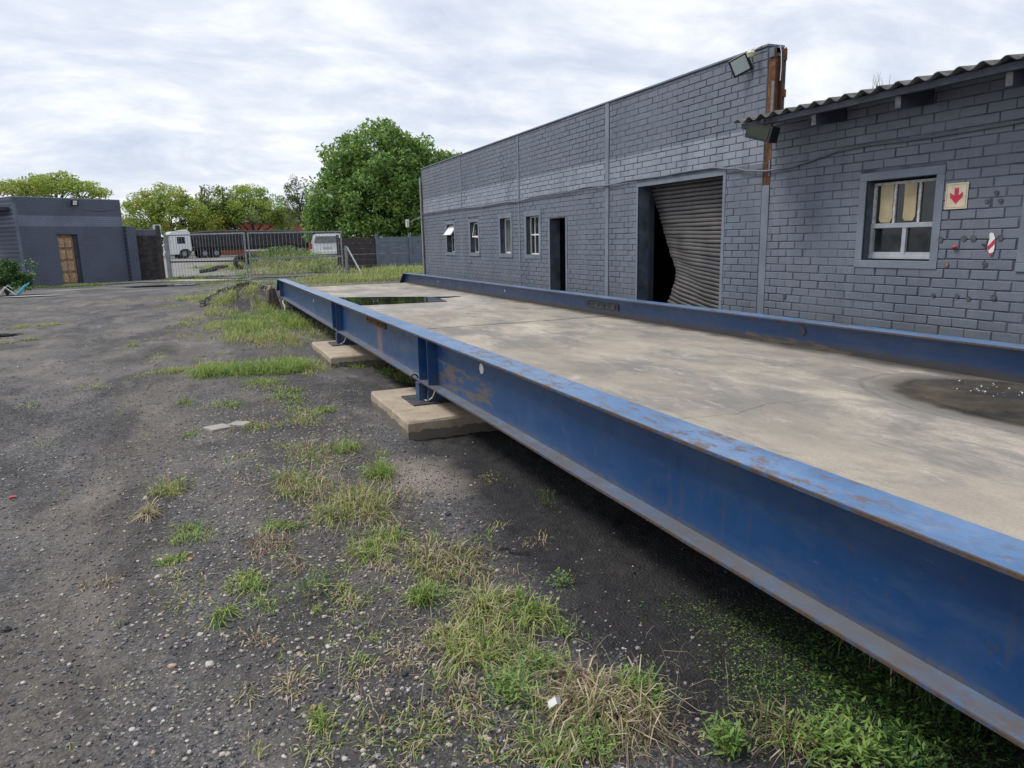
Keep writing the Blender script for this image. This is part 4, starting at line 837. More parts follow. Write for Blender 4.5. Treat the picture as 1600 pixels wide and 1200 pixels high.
# precast fence
fe = thing('precast_fence', (7.0, 39.3, 0), 0, 'precast concrete slab fence, brown at left and blue grey at right', 'fence')
px_ = [-.15, 1.95, 3.82, 5.7, 7.6, 9.5]
for k, xx in enumerate(px_):
    h_ = 1.93; MB().box(xx-.07, xx+.07, -.08, .08, -.1, h_, bev=.012).build('fence_post', M['fence_b'] if k == 0 else M['fence'], fe)
for k in range(5):
    for r_ in range(6):
        MB().box(px_[k]+.071, px_[k+1]-.071, -.02, .02, .0+r_*.295, .29+r_*.295-.004, bev=.006, M=Matrix.Translation(Vector((0, .004*((r_*7+k*3) % 3), 0)))).build('fence_slab', M['fence_b'] if k == 0 else M['fence'], fe)

# ------------------------------------------------------------------ vehicles beyond the gate
def wheel(parent, x, y, z, r, w):
    a = MB().cyl((x, y, z), 'y', r, w, 20).build('wheel', M['tyre'], parent, True); MB().cyl((x, y-(w/2+.005), z), 'y', r*.5, .02, 12).build('hub', M['gate'], a)
tk = thing('truck', (-2.3, 85.0, h1(-2, 85)+.03), math.radians(14), 'white cab lorry with a long dark covered trailer parked beyond the gate', 'truck')
# local x runs from the cab nose to the tail, y into the vehicle, seen side at y=-1.25
cabp = [(-.95, .45), (-.95, 1.0), (-.90, 1.55), (-.72, 2.55), (-.45, 2.82), (1.15, 2.85), (1.30, 2.7), (1.35, .9), (1.2, .75), (.95, 1.0), (.45, 1.0), (.15, .6), (0.1, .45)]
MB().prism(cabp, 'y', -1.25, 1.25).build('cab', M['carpaint'], tk)
MB().prism([(-.885, 1.60), (-.745, 2.42), (-.755, 2.43), (-.90, 1.61)], 'y', -1.1, 1.1).build('windscreen', M['glass'], tk)
MB().box(-.05, .75, -1.256, -1.251, 1.55, 2.25).build('side_window', M['glass'], tk)
b = MB(); [b.box(-.975, -.951, -.95, .95, z_, z_+.10) for z_ in (.95, 1.14, 1.33)]; b.build('grille', M['black'], tk); MB().box(-1.02, -.94, -1.22, 1.22, .35, .62, bev=.02).build('bumper', M['white'], tk)
MB().box(-1.03, -1.021, -.7, .7, .42, .58).build('bumper_grille', M['black'], tk); MB().box(-1.03, -1.0, -1.18, -.85, .64, .82).build('headlight', M['lens'], tk); MB().box(-1.03, -1.0, .85, 1.18, .64, .82).build('headlight', M['lens'], tk)
MB().prism([(-.1, 2.86), (.9, 3.02), (1.15, 3.02), (1.15, 2.86)], 'y', -1.0, 1.0).build('roof_deflector', M['carpaint'], tk); MB().box(-.98, -.90, -1.45, -1.26, 1.7, 2.3).build('mirror', M['black'], tk)
tl = MB().box(1.7, 14.5, -1.25, 1.25, 1.15, 2.55, bev=.06).build('trailer_body', M['tarp'], tk)
b = MB(); 
for k in range(16): b.box(1.9+k*.8, 1.96+k*.8, -1.285, -1.251, 1.15, 2.5)
b.build('trailer_ribs', M['gate_dark'], tl); MB().tube([(1.7, 0, 2.45), (4, 0, 2.62), (9, 0, 2.58), (13, 0, 2.6), (14.5, 0, 2.45)], .3, 8).build('tarp_ridge', M['tarp'], tl); MB().box(1.4, 14.4, -.9, .9, .75, 1.14).build('chassis', M['black'], tk); MB().box(6.8, 9.4, -1.27, -1.2, .6, .75).build('side_guard', M['white'], tk)
for x_ in (.55, 2.6, 3.8, 10.8, 12.0, 13.2): wheel(tk, x_, -1.12, .5, .5, .3); wheel(tk, x_, 1.12, .5, .5, .3)
cr = thing('white_car', (7.7, 48.0, h1(8, 50)+.42), math.radians(-10), 'white hatchback seen from behind through the right gate leaf', 'car')
prof = [(-.92, .32), (-.93, .75), (-.88, .92), (-.72, 1.45), (-.6, 1.50), (.6, 1.50), (.72, 1.45), (.88, .92), (.93, .75), (.92, .32)]
b = MB(); secs = [(0, .99, 1.0, .34), (.18, 1.0, 1.0, .30), (1.0, 1.0, 1.02, .25), (2.4, 1.0, 1.0, .25), (2.9, .99, .72, .25), (3.9, .93, .66, .3)]
n = len(prof)
for yy, sx_, sz_, zb in secs:
    for x_, z_ in prof: b.v.append((x_*sx_*1.08, yy+(0.22*max(0, z_-.9) if yy < .1 else 0), max(zb, z_*sz_) if z_ > .4 else zb))
for i in range(len(secs)-1):
    for k in range(n): b.f.append((i*n+k, i*n+(k+1) % n, (i+1)*n+(k+1) % n, (i+1)*n+k)); b.m.append(0)
b.f += [tuple(range(n)), tuple((len(secs)-1)*n+k for k in range(n))[::-1]]; b.m += [0, 0]; b.build('car_body', M['carpaint'], cr)
MB().prism([(-.74, 1.0), (-.64, 1.38), (.64, 1.38), (.74, 1.0)], 'y', .0, .012, M=Matrix.Translation(Vector((0, .0, 0))) @ Matrix(((1, 0, 0, 0), (0, 1, .22, -.21), (0, 0, 1, 0), (0, 0, 0, 1)))).build('rear_window', M['frost'], cr)
for s_ in (-1, 1): MB().box(s_*.93-.10, s_*.93+.06, -.03, .10, .66, 1.0, bev=.02).build('tail_light', M['redlamp'], cr)
MB().box(-.9, .9, -.08, .02, .34, .55, bev=.03).build('bumper', M['white'], cr); MB().box(-.26, .26, -.035, -.012, .68, .78).build('number_plate', M['cream'], cr)
for x_, y_ in ((-.95, .6), (.95, .6), (-.95, 3.1), (.95, 3.1)): MB().cyl((x_, y_, .05), 'x', .31, .2, 16).build('wheel', M['tyre'], cr, True)

cr.scale = (1.12, 1.12, 1.12)
# brick house beyond
ho = thing('brick_house', (9.5, 105, h1(9, 105)), math.radians(-6), 'low orange brick house half hidden by trees beyond the road', 'house')
MB().box(-2.2, 6.5, 0, 6, 0, 4.3).build('wall', M['redbrick'], ho); MB().prism([(-.5, 4.3), (6.5, 4.3), (3, 6.2)], 'x', -2.7, 7.0).build('roof', M['tile'], ho)
for xa in (.9, 4.2): wf = MB().box(xa, xa+1.6, -.06, -.001, 2.3, 3.6).build('window', M['white'], ho); MB().box(xa+.1, xa+.75, -.07, -.061, 2.4, 3.5).build('pane', M['glass'], wf); MB().box(xa+.85, xa+1.5, -.07, -.061, 2.4, 3.5).build('pane', M['glass'], wf)
ho2 = thing('brick_house', (2.2, 112, h1(4, 112)), math.radians(4), 'orange brick building behind the trailer, under the middle trees', 'house')
MB().box(-2.5, 6, 0, 6, 0, 4.6).build('wall', M['redbrick'], ho2); MB().prism([(-.5, 4.6), (6.5, 4.6), (3, 5.8)], 'x', -3, 6.4).build('roof', M['tile'], ho2)
for xa in (-1.2, 2.2): MB().box(xa, xa+1.3, -.06, -.001, 2.6, 3.8).build('window', M['white'], ho2)

# ------------------------------------------------------------------ vegetation
def rotated_leaves(P_, size, aspect, up=.35, jit=None, fold=False):
    """n rhombic leaves at points P_, random orientations biased upwards"""
    n = len(P_); nrm = rng.normal(size=(n, 3)); nrm[:, 2] = np.abs(nrm[:, 2])+up; nrm /= np.linalg.norm(nrm, axis=1)[:, None]
    a = rng.normal(size=(n, 3)); a -= (a*nrm).sum(1)[:, None]*nrm; a /= np.linalg.norm(a, axis=1)[:, None]; b = np.cross(nrm, a); s = size*rng.uniform(.6, 1.3, n)[:, None]
    v = np.stack([P_-a*s, P_+b*s*aspect-nrm*s*.12, P_+a*s, P_-b*s*aspect-nrm*s*.12], 1); f = np.arange(n*4).reshape(n, 4); return v.reshape(-1, 3), f
def crown(centres, radii, nleaf, size, aspect=.5, flat_=1.):
    pts = []
    for c, r, k in zip(centres, radii, nleaf):
        d = rng.normal(size=(k, 3)); d /= np.linalg.norm(d, axis=1)[:, None]; rr = r*rng.uniform(.35, 1, k)**.45; p = np.array(c)+d*rr[:, None]*np.array([1, 1, flat_]); pts.append(p)
    return rotated_leaves(np.concatenate(pts), size, aspect)
def far_scale(t, s):
    t.location = (t.location.x*s, t.location.y*s, EYE+(t.location.z-EYE)*s); t.scale = (s, s, s)
def tree(name, x, y, lab, cat, mats, trunk, lobes, leaf, aspect=.5, flat_=.7, group=None, ztop=None, ground=None, dens=1., mixf=.12, clump=(.45, .8)):
    """lobes: (dx,dy,z,rx,rz,nclumps)"""
    g = h1(x, y)-.05; t = thing(name, (x, y, g), 0, lab, cat, group); tb = MB(); ht, r0, spread = trunk
    tb.tube([(0, 0, 0), (.05*ht, .02*ht, ht*.5), (.02*ht, .0, ht)], [r0, r0*.75, r0*.6], 8)
    cs_, rs_, ks_ = [], [], []
    for dx_, dy_, z, rx_, rz_, nc in lobes:
        p0 = (.02*ht, 0, ht*.95); mid = (dx_*.5, dy_*.5, ht+(z-ht)*.45); tb.tube([p0, mid, (dx_, dy_, z)], [r0*.5, r0*.3, r0*.10], 6)
        for k in range(5):
            a = random.uniform(0, 6.28); q_ = (dx_+rx_*.75*math.cos(a), dy_+rx_*.75*math.sin(a), z+rz_*random.uniform(-.3, .6)); tb.tube([mid, ((mid[0]+q_[0])/2, (mid[1]+q_[1])/2, (mid[2]+q_[2])/2+.1*rz_), q_], [r0*.22, r0*.13, r0*.05], 5)
        d = rng.normal(size=(nc, 3)); d /= np.linalg.norm(d, axis=1)[:, None]; rr = rng.uniform(.25, 1, nc)**.4
        for i in range(nc):
            c = (dx_+d[i, 0]*rr[i]*rx_, dy_+d[i, 1]*rr[i]*rx_, z+d[i, 2]*rr[i]*rz_); r = random.uniform(*clump); cs_.append(c); rs_.append(r); ks_.append(int(46*dens*random.uniform(.5, 1.4)))
    tb.build('trunk', M['bark'], t)
    V, F = crown(cs_, rs_, ks_, leaf, aspect, flat_); mi = (rng.random(len(F)) < mixf).astype(int)
    # whole clumps share the second tint so that crowns read as light and dark masses
    cid = np.repeat((rng.random(len(ks_)) < mixf*1.5).astype(int), ks_); mi = np.maximum(mi*(rng.random(len(F)) < .4), cid)
    link('crown', fastmesh('crown', V, [F], mats, [mi]), t); return t
tree('broad_tree', 14.3, 59, 'large dense rounded dark green tree behind the fence and warehouse', 'tree', [M['leaf_big'], M['leaf_mid']], (3.5, .5, 1),
     [(-.2, 0, 8.2, 3.2, 2.7, 170), (2.6, .5, 7.8, 2.6, 2.2, 110), (-2.9, 0, 7.3, 2.2, 2.1, 95), (-4.0, -.3, 4.8, 2.2, 2.2, 95), (-1.5, -2, 4.4, 2.8, 2.3, 110), (1.6, -2, 4.2, 2.8, 2.4, 110), (4.2, 0, 5.6, 2.8, 2.5, 110), (-.2, -2.3, 6.3, 2.8, 2.2, 110), (5.4, .5, 7.4, 2.0, 1.3, 60), (7.0, .5, 7.6, 1.3, .8, 34), (-5.0, 0, 3.0, 1.5, 1.8, 50), (2.5, -2, 2.4, 3., 1.5, 80), (-2, -2, 2.4, 2.6, 1.4, 70)], .17, .5, .85, clump=(.45, .85), mixf=.16, dens=1.15)
tree('umbrella_tree', -7.4, 50, 'flat topped umbrella tree rising behind the gatehouse roof', 'tree', [M['leaf_umb'], M['leaf_orange']], (3.0, .18, 1),
     [(0, 0, 5.35, 1.6, .55, 60), (-1.9, 0, 4.95, 1.2, .5, 42), (1.7, 0, 4.95, 1.0, .5, 38), (.2, -.8, 5.1, 1.5, .5, 34), (-.9, 1, 5.0, 1.4, .5, 30)], .085, .45, .55, mixf=.05, clump=(.28, .5))
far_scale(tree('flame_tree', -1.8, 62, 'spreading yellow green tree just right of the gatehouse roof', 'tree', [M['leaf_umb'], M['leaf_orange']], (2.0, .22, 1),
     [(-.1, 0, 5.0, 1.5, 1.1, 65), (-1.9, 0, 3.9, 1.5, 1.3, 62), (1.4, 0, 4.2, 1.3, 1.1, 50), (-2.7, 0, 2.9, 1.1, 1.2, 38), (.1, -.8, 3.6, 1.8, 1.2, 60), (2.3, -.3, 3.2, 1.2, 1.3, 50), (-1.2, 0, 4.7, 1.4, 1.0, 45)], .10, .45, .75, mixf=.07, clump=(.35, .6)), 1.47)
far_scale(tree('olive_tree', 1.6, 72, 'olive coloured tree between the two yellow green trees', 'tree', [M['leaf_dark'], M['leaf_umb']], (2.4, .2, 1), [(.2, 0, 5.3, 1.5, 1.4, 70), (-1, 0, 4.2, 1.4, 1.4, 50), (1.2, 0, 4.0, 1.4, 1.3, 50)], .12, .45, .8, mixf=.3, clump=(.35, .6)), 1.3)
far_scale(tree('flame_tree', 5.0, 75, 'wide light green tree above the trailer in the middle', 'tree', [M['leaf_mid'], M['leaf_umb']], (2.4, .2, 1), [(-.2, 0, 5.9, 1.7, 1.1, 70), (-2.0, 0, 4.6, 1.6, 1.3, 60), (2.0, 0, 4.8, 1.6, 1.2, 60), (0, -1, 4.5, 2.4, 1.2, 70), (3.0, 0, 3.7, 1.2, 1.1, 44), (-3.0, 0, 3.6, 1.3, 1.2, 44)], .12, .45, .75, mixf=.35, clump=(.4, .65)), 1.24)
tree('thin_tree', 8.1, 62, 'thin dull tree with a bare dark stem left of the large tree', 'tree', [M['leaf_dark'], M['leaf_mid']], (3.2, .15, 1), [(-.3, 0, 5.8, .9, 1.1, 36), (-.8, 0, 4.6, 1.0, 1.0, 34), (.5, 0, 4.8, .9, 1.0, 30), (-.1, 0, 3.6, 1.2, .8, 24)], .09, .4, .85, mixf=.15, clump=(.25, .5), dens=.8)
# far-off hedge and woods
hc = []; hr = []; hk = []
for k in range(330):
    xx = rng.uniform(-40, 60); yy = rng.uniform(118, 135); hc.append((xx, yy, rng.uniform(.5, 4.6+2*float(vnoise(xx*.15, 3)))));  hr.append(rng.uniform(.9, 1.6)); hk.append(60)
V, F = crown(hc, hr, hk, .30, .5, .8); tag(link('far_wood', fastmesh('far_wood', V, [F], [M['leaf_dark'], M['leaf_big']], [(rng.random(len(F)) < .5).astype(int)])), 'far off dull green wood along the horizon', 'wood', kind='stuff')

def blades(cx, cy, n, rx, ry, h, lean, w, z=None, curl=.6, hv=.5, ang=None, gauss=True):
    """grass blades as bent tapered strips -> (verts n*7, quads, tris)"""
    if gauss: px, py = rng.normal(0, .45, n)*rx, rng.normal(0, .45, n)*ry
    else:
        a = rng.uniform(0, 2*np.pi, n); r = np.sqrt(rng.random(n)); px, py = r*np.cos(a)*rx, r*np.sin(a)*ry
    x0 = cx+px; y0 = cy+py; z0 = hz(x0, y0) if z is None else np.full(n, z)
    hh = h*rng.uniform(1-hv, 1+hv, n); th = rng.uniform(0, 2*np.pi, n) if ang is None else rng.normal(ang, .6, n)
    # lean outwards from the centre partly
    ou = np.arctan2(py, px); th = np.where(rng.random(n) < .6, ou+rng.normal(0, .5, n), th)
    ln = lean*rng.uniform(.3, 1.3, n); dx_, dy_ = np.cos(th), np.sin(th); side = np.stack([-dy_, dx_, 0*dx_], 1); ww = w*rng.uniform(.6, 1.3, n)
    out = []
    for t, wf in ((0, .8), (.35, 1.), (.7, .7), (1., 0)):
        hor = hh*np.sin(ln*t**.8*(1))*t; ver = hh*np.cos(np.minimum(ln*t*(1+curl*t), 1.9))*t*1.0
        c = np.stack([x0+dx_*hor, y0+dy_*hor, z0-.004+np.maximum(ver, .004*t+.002*rng.random(n))], 1)
        if wf: out += [c-side*(ww*wf/2)[:, None], c+side*(ww*wf/2)[:, None]]
        else: out.append(c)
    V = np.stack(out, 1); b = (np.arange(n)*7)[:, None]; Q = np.concatenate([b+np.array([0, 1, 3, 2]), b+np.array([2, 3, 5, 4])]); T = b+np.array([4, 5, 6]); return V.reshape(-1, 3), Q, T
def leaves(cx, cy, n, rx, ry, zlo, zhi, L, aspect, pitch=(.1, .9)):
    """lanceolate leaves in whorls"""
    x = cx+rng.normal(0, .45, n)*rx; y = cy+rng.normal(0, .45, n)*ry; z = hz(x, y)+rng.uniform(zlo, zhi, n); th = rng.uniform(0, 6.28, n); p = rng.uniform(*pitch, n); l = L*rng.uniform(.5, 1.2, n)
    d = np.stack([np.cos(th)*np.cos(p), np.sin(th)*np.cos(p), np.sin(p)], 1); s = np.stack([-np.sin(th), np.cos(th), 0*th], 1); P_ = np.stack([x, y, z], 1); u = np.cross(d, s)
    V = np.stack([P_, P_+d*(l*.45)[:, None]+s*(l*aspect)[:, None]-u*(l*.08)[:, None], P_+d*l[:, None]-np.array([0, 0, 1])*(l*.2)[:, None], P_+d*(l*.45)[:, None]-s*(l*aspect)[:, None]-u*(l*.08)[:, None]], 1)
    b = (np.arange(n)*4)[:, None]; T = np.concatenate([b+np.array([0, 1, 2]), b+np.array([0, 2, 3])]); return V.reshape(-1, 3), T
class Veg:
    def __init__(s): s.V = []; s.Q = []; s.T = []; s.mq = []; s.mt = []; s.n = 0; s.mats = []
    def mi(s, k):
        if k not in s.mats: s.mats.append(k)
        return s.mats.index(k)
    def bl(s, mix, *a, **k):
        V, Q, T = blades(*a, **k); n = len(T); ks = rng.choice(len(mix), n, p=np.array([m[1] for m in mix])/sum(m[1] for m in mix)); ids = np.array([s.mi(m[0]) for m in mix])[ks]
        s.V.append(V); s.Q.append(Q+s.n); s.T.append(T+s.n); s.mq.append(np.concatenate([ids, ids])); s.mt.append(ids); s.n += len(V); return s
    def lf(s, mix, *a, **k):
        V, T = leaves(*a, **k); n = len(T)//2; ks = rng.choice(len(mix), n, p=np.array([m[1] for m in mix])/sum(m[1] for m in mix)); ids = np.array([s.mi(m[0]) for m in mix])[ks]
        s.V.append(V); s.T.append(T+s.n); s.mt.append(np.concatenate([ids, ids])); s.n += len(V); return s
    def build(s, name, parent=None, origin=None):
        V = np.concatenate(s.V); 
        if origin is not None: V = V-np.array(origin)
        fc = []; mi = []
        if s.Q: fc.append(np.concatenate(s.Q)); mi.append(np.concatenate(s.mq))
        fc.append(np.concatenate(s.T)); mi.append(np.concatenate(s.mt))
        o = link(name, fastmesh(name, V, fc, [M[k] for k in s.mats], mi), parent)
        if origin is not None: o.location = origin
        return o
GREEN = [('g1', 4), ('g2', 3), ('g3', 2), ('g4', .6)]; MIXD = [('g1', 2), ('g2', 1.5), ('g3', 3), ('g4', 3), ('g5', 1.5)]; DRY = [('g4', 5), ('g5', 3), ('g3', 1)]; LUSH = [('g1', 6), ('g2', 3), ('g3', 1)]; YEL = [('g1', 2.5), ('g3', 4), ('g4', 2), ('g2', 1)]
def mpp_(px, py):   # metres per photo pixel at a ground point
    x, y = G(px, py); return math.hypot(x, y)/FPX*1.05
# individual clumps: (px, py, half width px, height m, count, mix, lean, name, category, label)
clumps = [
 (265, 768, 24, .10, 170, YEL, .8, 'tuft of yellowing upright grass at the left edge of the weedy strip'),
 (230, 806, 16, .09, 110, DRY, 1.2, 'bleached starburst of dry grass beside a white pebble at left'),
 (300, 836, 34, .055, 200, LUSH, 1.3, 'low bright green grass sprawling below the yellowing tuft'),
 (268, 878, 26, .05, 140, LUSH, 1.4, 'flat green grass patch with a tan pebble at its right'),
 (165, 912, 34, .045, 120, [('g5', 4), ('g4', 2)], 1.5, 'brown sprawling dead stalks alone at far left'),
 (272, 905, 22, .04, 60, YEL, 1.4, 'small yellow green wisps under the flat green patch'),
 (385, 915, 32, .055, 210, LUSH, 1.25, 'green grass mat in the middle left of the gravel'),
 (355, 962, 24, .05, 120, LUSH, 1.3, 'small green mat just below the middle left one'),
 (403, 1002, 30, .055, 110, DRY, 1.35, 'pale dry starburst lying on the gravel by a black stone'),
 (482, 925, 26, .10, 45, [('g2', 3), ('g1', 2)], 1.0, 'sparse blue green spiky blades right of the middle mat'),
 (418, 852, 34, .05, 260, [('g5', 4), ('g4', 3)], 1.4, 'dead brown matted grass patch above the sparse spiky blades'),
 (500, 1120, 24, .07, 80, GREEN, 1.0, 'small green tuft among orange stones at the bottom'),
 (455, 1070, 30, .04, 60, DRY, 1.5, 'single dry wisp lying flat at lower left'),
 (592, 742, 24, .12, 260, LUSH, .7, 'bright green upright tuft near the sandy patch'),
 (470, 762, 40, .10, 420, MIXD, .9, 'tangled straw and green grass, left half of the big mixed clump'),
 (555, 790, 60, .11, 900, MIXD, .95, 'tangled straw and green grass, right half of the big mixed clump'),
 (600, 836, 38, .07, 220, GREEN, 1.2, 'green grass splaying under the big mixed clump'),
 (575, 866, 30, .08, 230, GREEN, 1.1, 'green and straw tuft in the middle of the strip'),
 (700, 880, 62, .08, 560, [('g5', 3), ('g3', 3), ('g4', 2), ('g2', 2)], 1.1, 'brownish low grass beside the damp soil'),
 (655, 932, 22, .10, 150, LUSH, .8, 'vivid yellow green tuft standing below the brownish grass'),
 (450, 826, 34, .05, 150, LUSH, 1.4, 'flat spreading green grass left of the middle of the strip'),
 (540, 935, 40, .05, 150, MIXD, 1.3, 'thin mixed grass wisps in the middle of the gravel'),
 (410, 945, 26, .04, 60, LUSH, 1.3, 'few thin green blades left of the spiky blades'),
 (760, 940, 40, .10, 260, YEL, 1.0, 'yellow green grass at the upper end of the long weed clump'),
 (745, 1000, 70, .10, 520, YEL, 1.0, 'thick yellowing grass in the middle of the long weed clump'),
 (830, 960, 46, .10, 240, GREEN, 1.0, 'green blades right of the yellowing grass'),
 (940, 1110, 80, .13, 620, [('g4', 5), ('g5', 3), ('g3', 2), ('g2', 1)], 1.1, 'large straw coloured dry clump at the bottom centre'),
 (1230, 1150, 55, .10, 160, [('g5', 2), ('g3', 2), ('g2', 2)], 1.0, 'reddish and green blades among the leafy weeds at bottom right'),
 (860, 1180, 50, .07, 150, GREEN, 1.0, 'green grass at the very bottom left of the dry clump'),
 (350, 632, 26, .05, 140, LUSH, 1.2, 'flat green tuft near the two loose pavers'),
 (292, 628, 15, .08, 80, GREEN, 1.0, 'small tuft left of the flat one above the pavers'),
 (145, 608, 24, .06, 110, YEL, 1.2, 'yellow brown tuft far out on the left gravel'),
 (208, 542, 9, .10, 60, LUSH, .9, 'lone green tuft on the distant left gravel'),
 (50, 634, 12, .07, 50, YEL, 1.1, 'small tuft near the left picture edge'),
 (392, 664, 24, .07, 140, MIXD, 1.1, 'mixed tuft right of the second loose paver'),
 (300, 675, 16, .05, 70, LUSH, 1.2, 'small green tuft left of the first loose paver'),
 (475, 655, 26, .09, 160, YEL, .9, 'yellowish tuft on the gravel left of the near pad'),
 (508, 640, 12, .10, 70, GREEN, .8, 'slim green tuft between strip and near pad'),
 (418, 600, 26, .10, 220, GREEN, 1.0, 'green tuft below the lush mound'),
 (450, 622, 20, .10, 110, GREEN, .9, 'weedy green tuft beside the near pad path'),
 (540, 700, 24, .10, 200, GREEN, .9, 'green grass at the top of the mixed clump'),
 (480, 705, 40, .07, 220, MIXD, 1.1, 'thin mixed grass above the mixed clump'),
 (245, 560, 14, .05, 40, YEL, 1.2, 'faint wisps on the middle distance gravel'),
 (765, 740, 18, .03, 60, YEL, 1.3, 'thin yellow seedlings on the pale sandy patch'),
]
for px, py, hw, h, n, mixs, lean, lab in clumps:
    x, y = G(px, py); k = mpp_(px, py); r = hw*k*1.2; n = int(n*1.25)
    v = Veg(); sub = 1 if n < 90 else (3 if n < 200 else (6 if n < 400 else 13)); ca = random.uniform(0, 6.28)
    for q_ in range(sub):
        if sub == 1: ox = oy = 0; rr = r
        else:
            aa = ca+q_*2.399; dd_ = r*.72*math.sqrt(q_/sub); ox, oy = dd_*math.cos(aa), dd_*1.3*math.sin(aa); rr = r*random.uniform(.28, .5)
        v.bl(mixs, x+ox, y+oy, max(8, int(n*.95/sub*random.uniform(.5, 1.4))), rr, rr*1.2, h*1.0*random.uniform(.65, 1.15), min(1.5, lean+.22), .0044 if y < 5 else .0055)
    if n >= 200: v.bl([('g5', 3), ('g4', 2)], x, y, int(n*.35), r*1.1, r*1.35, h*.8, 1.5, .003)
    tag(v.build('grass_clump', None, (x, y, h1(x, y))), lab, 'grass clump', 'grass clumps growing on the gravel yard')
# broad-leaved weeds
def weed(px, py, hw, n, h, L, lab, mats=(('weed', 4), ('g1', 1)), stems=12):
    x, y = G(px, py); k = mpp_(px, py); r = hw*k; t = thing('leafy_weed', (x, y, h1(x, y)), 0, lab, 'weed', 'broad leaved weeds in the yard')
    Veg().lf(list(mats), x, y, int(n*1.35), r, r*1.2, .0, h*.8, L*.85, .125).build('leaves', t).location = (-x, -y, -h1(x, y))
    sb_ = MB()
    for i in range(stems):
        a = random.gauss(0, .45)*r; b = random.gauss(0, .45)*r; sb_.tube([(a*.6, b*.6, -.01), (a, b, h*random.uniform(.5, 1))], [.002, .001], 4)
    sb_.build('stems', M['stem'], t); return t
weed(800, 1075, 50, 420, .07, .032, 'fresh green leafy weed left of the dry clump')
weed(850, 1040, 40, 220, .07, .030, 'leafy weed with tiny yellow flowers above the dry clump')
weed(1000, 1080, 45, 260, .08, .034, 'leafy weed at the right flank of the dry clump')
weed(925, 1165, 45, 260, .06, .034, 'leafy weed at the bottom edge under the dry clump')
weed(1135, 1165, 28, 170, .10, .040, 'upright leafy weed standing alone right of the dry clump')
weed(1320, 1165, 70, 430, .09, .042, 'dense leafy weeds at the bottom edge below the girder')
weed(1420, 1180, 50, 360, .08, .036, 'leafy weeds right of the dense ones at the bottom', (('weed', 2), ('weed_d', 3)))
weed(855, 780, 20, 120, .12, .022, 'dark leafy seedling with two stems on damp soil by the girder', (('weed_d', 4), ('weed', 1)), 6)
weed(880, 905, 22, 90, .06, .028, 'small leafy weed at the edge of the damp soil')
weed(880, 985, 20, 80, .05, .026, 'sprig of weed leaves on the damp soil')
weed(700, 925, 30, 120, .04, .025, 'broad green leaves under the brownish grass')
weed(350, 462, 20, 200, .25, .10, 'low weeds over the black soil heap left of the stump', (('weed', 3), ('g1', 2)))
weed(380, 475, 16, 260, .35, .11, 'dark leafy bush on the soil mound at the girder end', (('weed', 3), ('weed_d', 2)))
weed(420, 462, 14, 160, .30, .10, 'dark weed growing by the timber stump', (('weed_d', 4), ('weed', 1)))
# seed stalk
x, y = G(770, 905); o = MB().tube([(x, y, 0), (x+.005, y+.01, .10), (x-.002, y+.015, .20)], [.002, .0015, .001], 5).tube([(x-.002, y+.015, .18), (x-.003, y+.016, .205), (x-.003, y+.016, .225)], [.003, .006, .001], 6).build('seed_stalk', M['g1']); tag(o, 'single tall seed stalk standing above the brownish grass', 'seed stalk')
# grass areas nobody could count
ar = Veg()
def area(mix, x, y, rx, ry, n, h, lean=.7, w=.006, **k):
    m_ = max(4, n//220)
    for _ in range(m_):
        a = random.uniform(0, 6.28); q_ = math.sqrt(random.random()); ar.bl(mix, x+rx*q_*math.cos(a), y+ry*q_*math.sin(a), n//m_, rx*random.uniform(.25, .55), ry*random.uniform(.25, .55), h*random.uniform(.45, .9), lean+.2, w)
area(LUSH, .40, 8.75, .62, .42, 3200, .17, .8); area(LUSH, .75, 8.3, .35, .35, 1400, .20, .7); area(YEL, -.05, 9.0, .45, .3, 900, .09, 1.0); area(YEL, .95, 8.6, .25, .5, 500, .10, 1)
area(YEL, 1.0, 12.6, .75, 2.2, 3800, .16, .8, .008); area(LUSH, .9, 14.3, .8, 1.9, 3600, .22, .7, .009); area(YEL, .2, 14.8, .7, 1.4, 1500, .12, .9, .008); area(DRY, .5, 11.4, .7, .7, 900, .06, 1.2)
area(YEL, .6, 17.2, .7, 1.2, 1600, .25, .7, .010); area(YEL, .3, 21.5, 1.0, 1.6, 1800, .22, .7, .012); area(LUSH, 1.8, 8.0, .5, .7, 1500, .10, .9); area(LUSH, 2.0, 10.6, .5, 1.6, 1300, .14, .8)
area(GREEN, .45, 7.3, .28, .5, 380, .08, 1.1); area(GREEN, .75, 6.4, .3, .5, 300, .07, 1.1); area(MIXD, .5, 4.9, .5, .5, 420, .05, 1.2); area(MIXD, .3, 3.0, .6, .8, 500, .03, 1.3)
area(YEL, 3.0, 25.5, 3.2, 1.6, 2400, .18, .8, .014); area(YEL, 5.2, 28.5, 2.6, 1.8, 2600, .22, .8, .016); area(GREEN, 8.0, 32, 2.6, 3.0, 5200, .38, .6, .02); area(YEL, 6.5, 29.5, 3.0, 2.0, 4200, .35, .6, .018); area(YEL, 9.5, 36, 3.0, 2.6, 4200, .45, .6, .022)
area(YEL, 1.2, 29.6, 1.6, 1.3, 1400, .12, .9, .015); area(GREEN, 2.4, 33.0, 4.0, .5, 1800, .15, .8, .016); area(GREEN, -.8, 35.0, 1.0, .8, 700, .2, .8, .016)
area(LUSH, -5.3, 33.2, 1.6, .4, 1400, .18, .8, .016); area(YEL, -3.0, 34.7, 1.3, .35, 400, .15, .8, .016); area(LUSH, -7.5, 33.0, 1.6, .5, 900, .2, .8, .016)
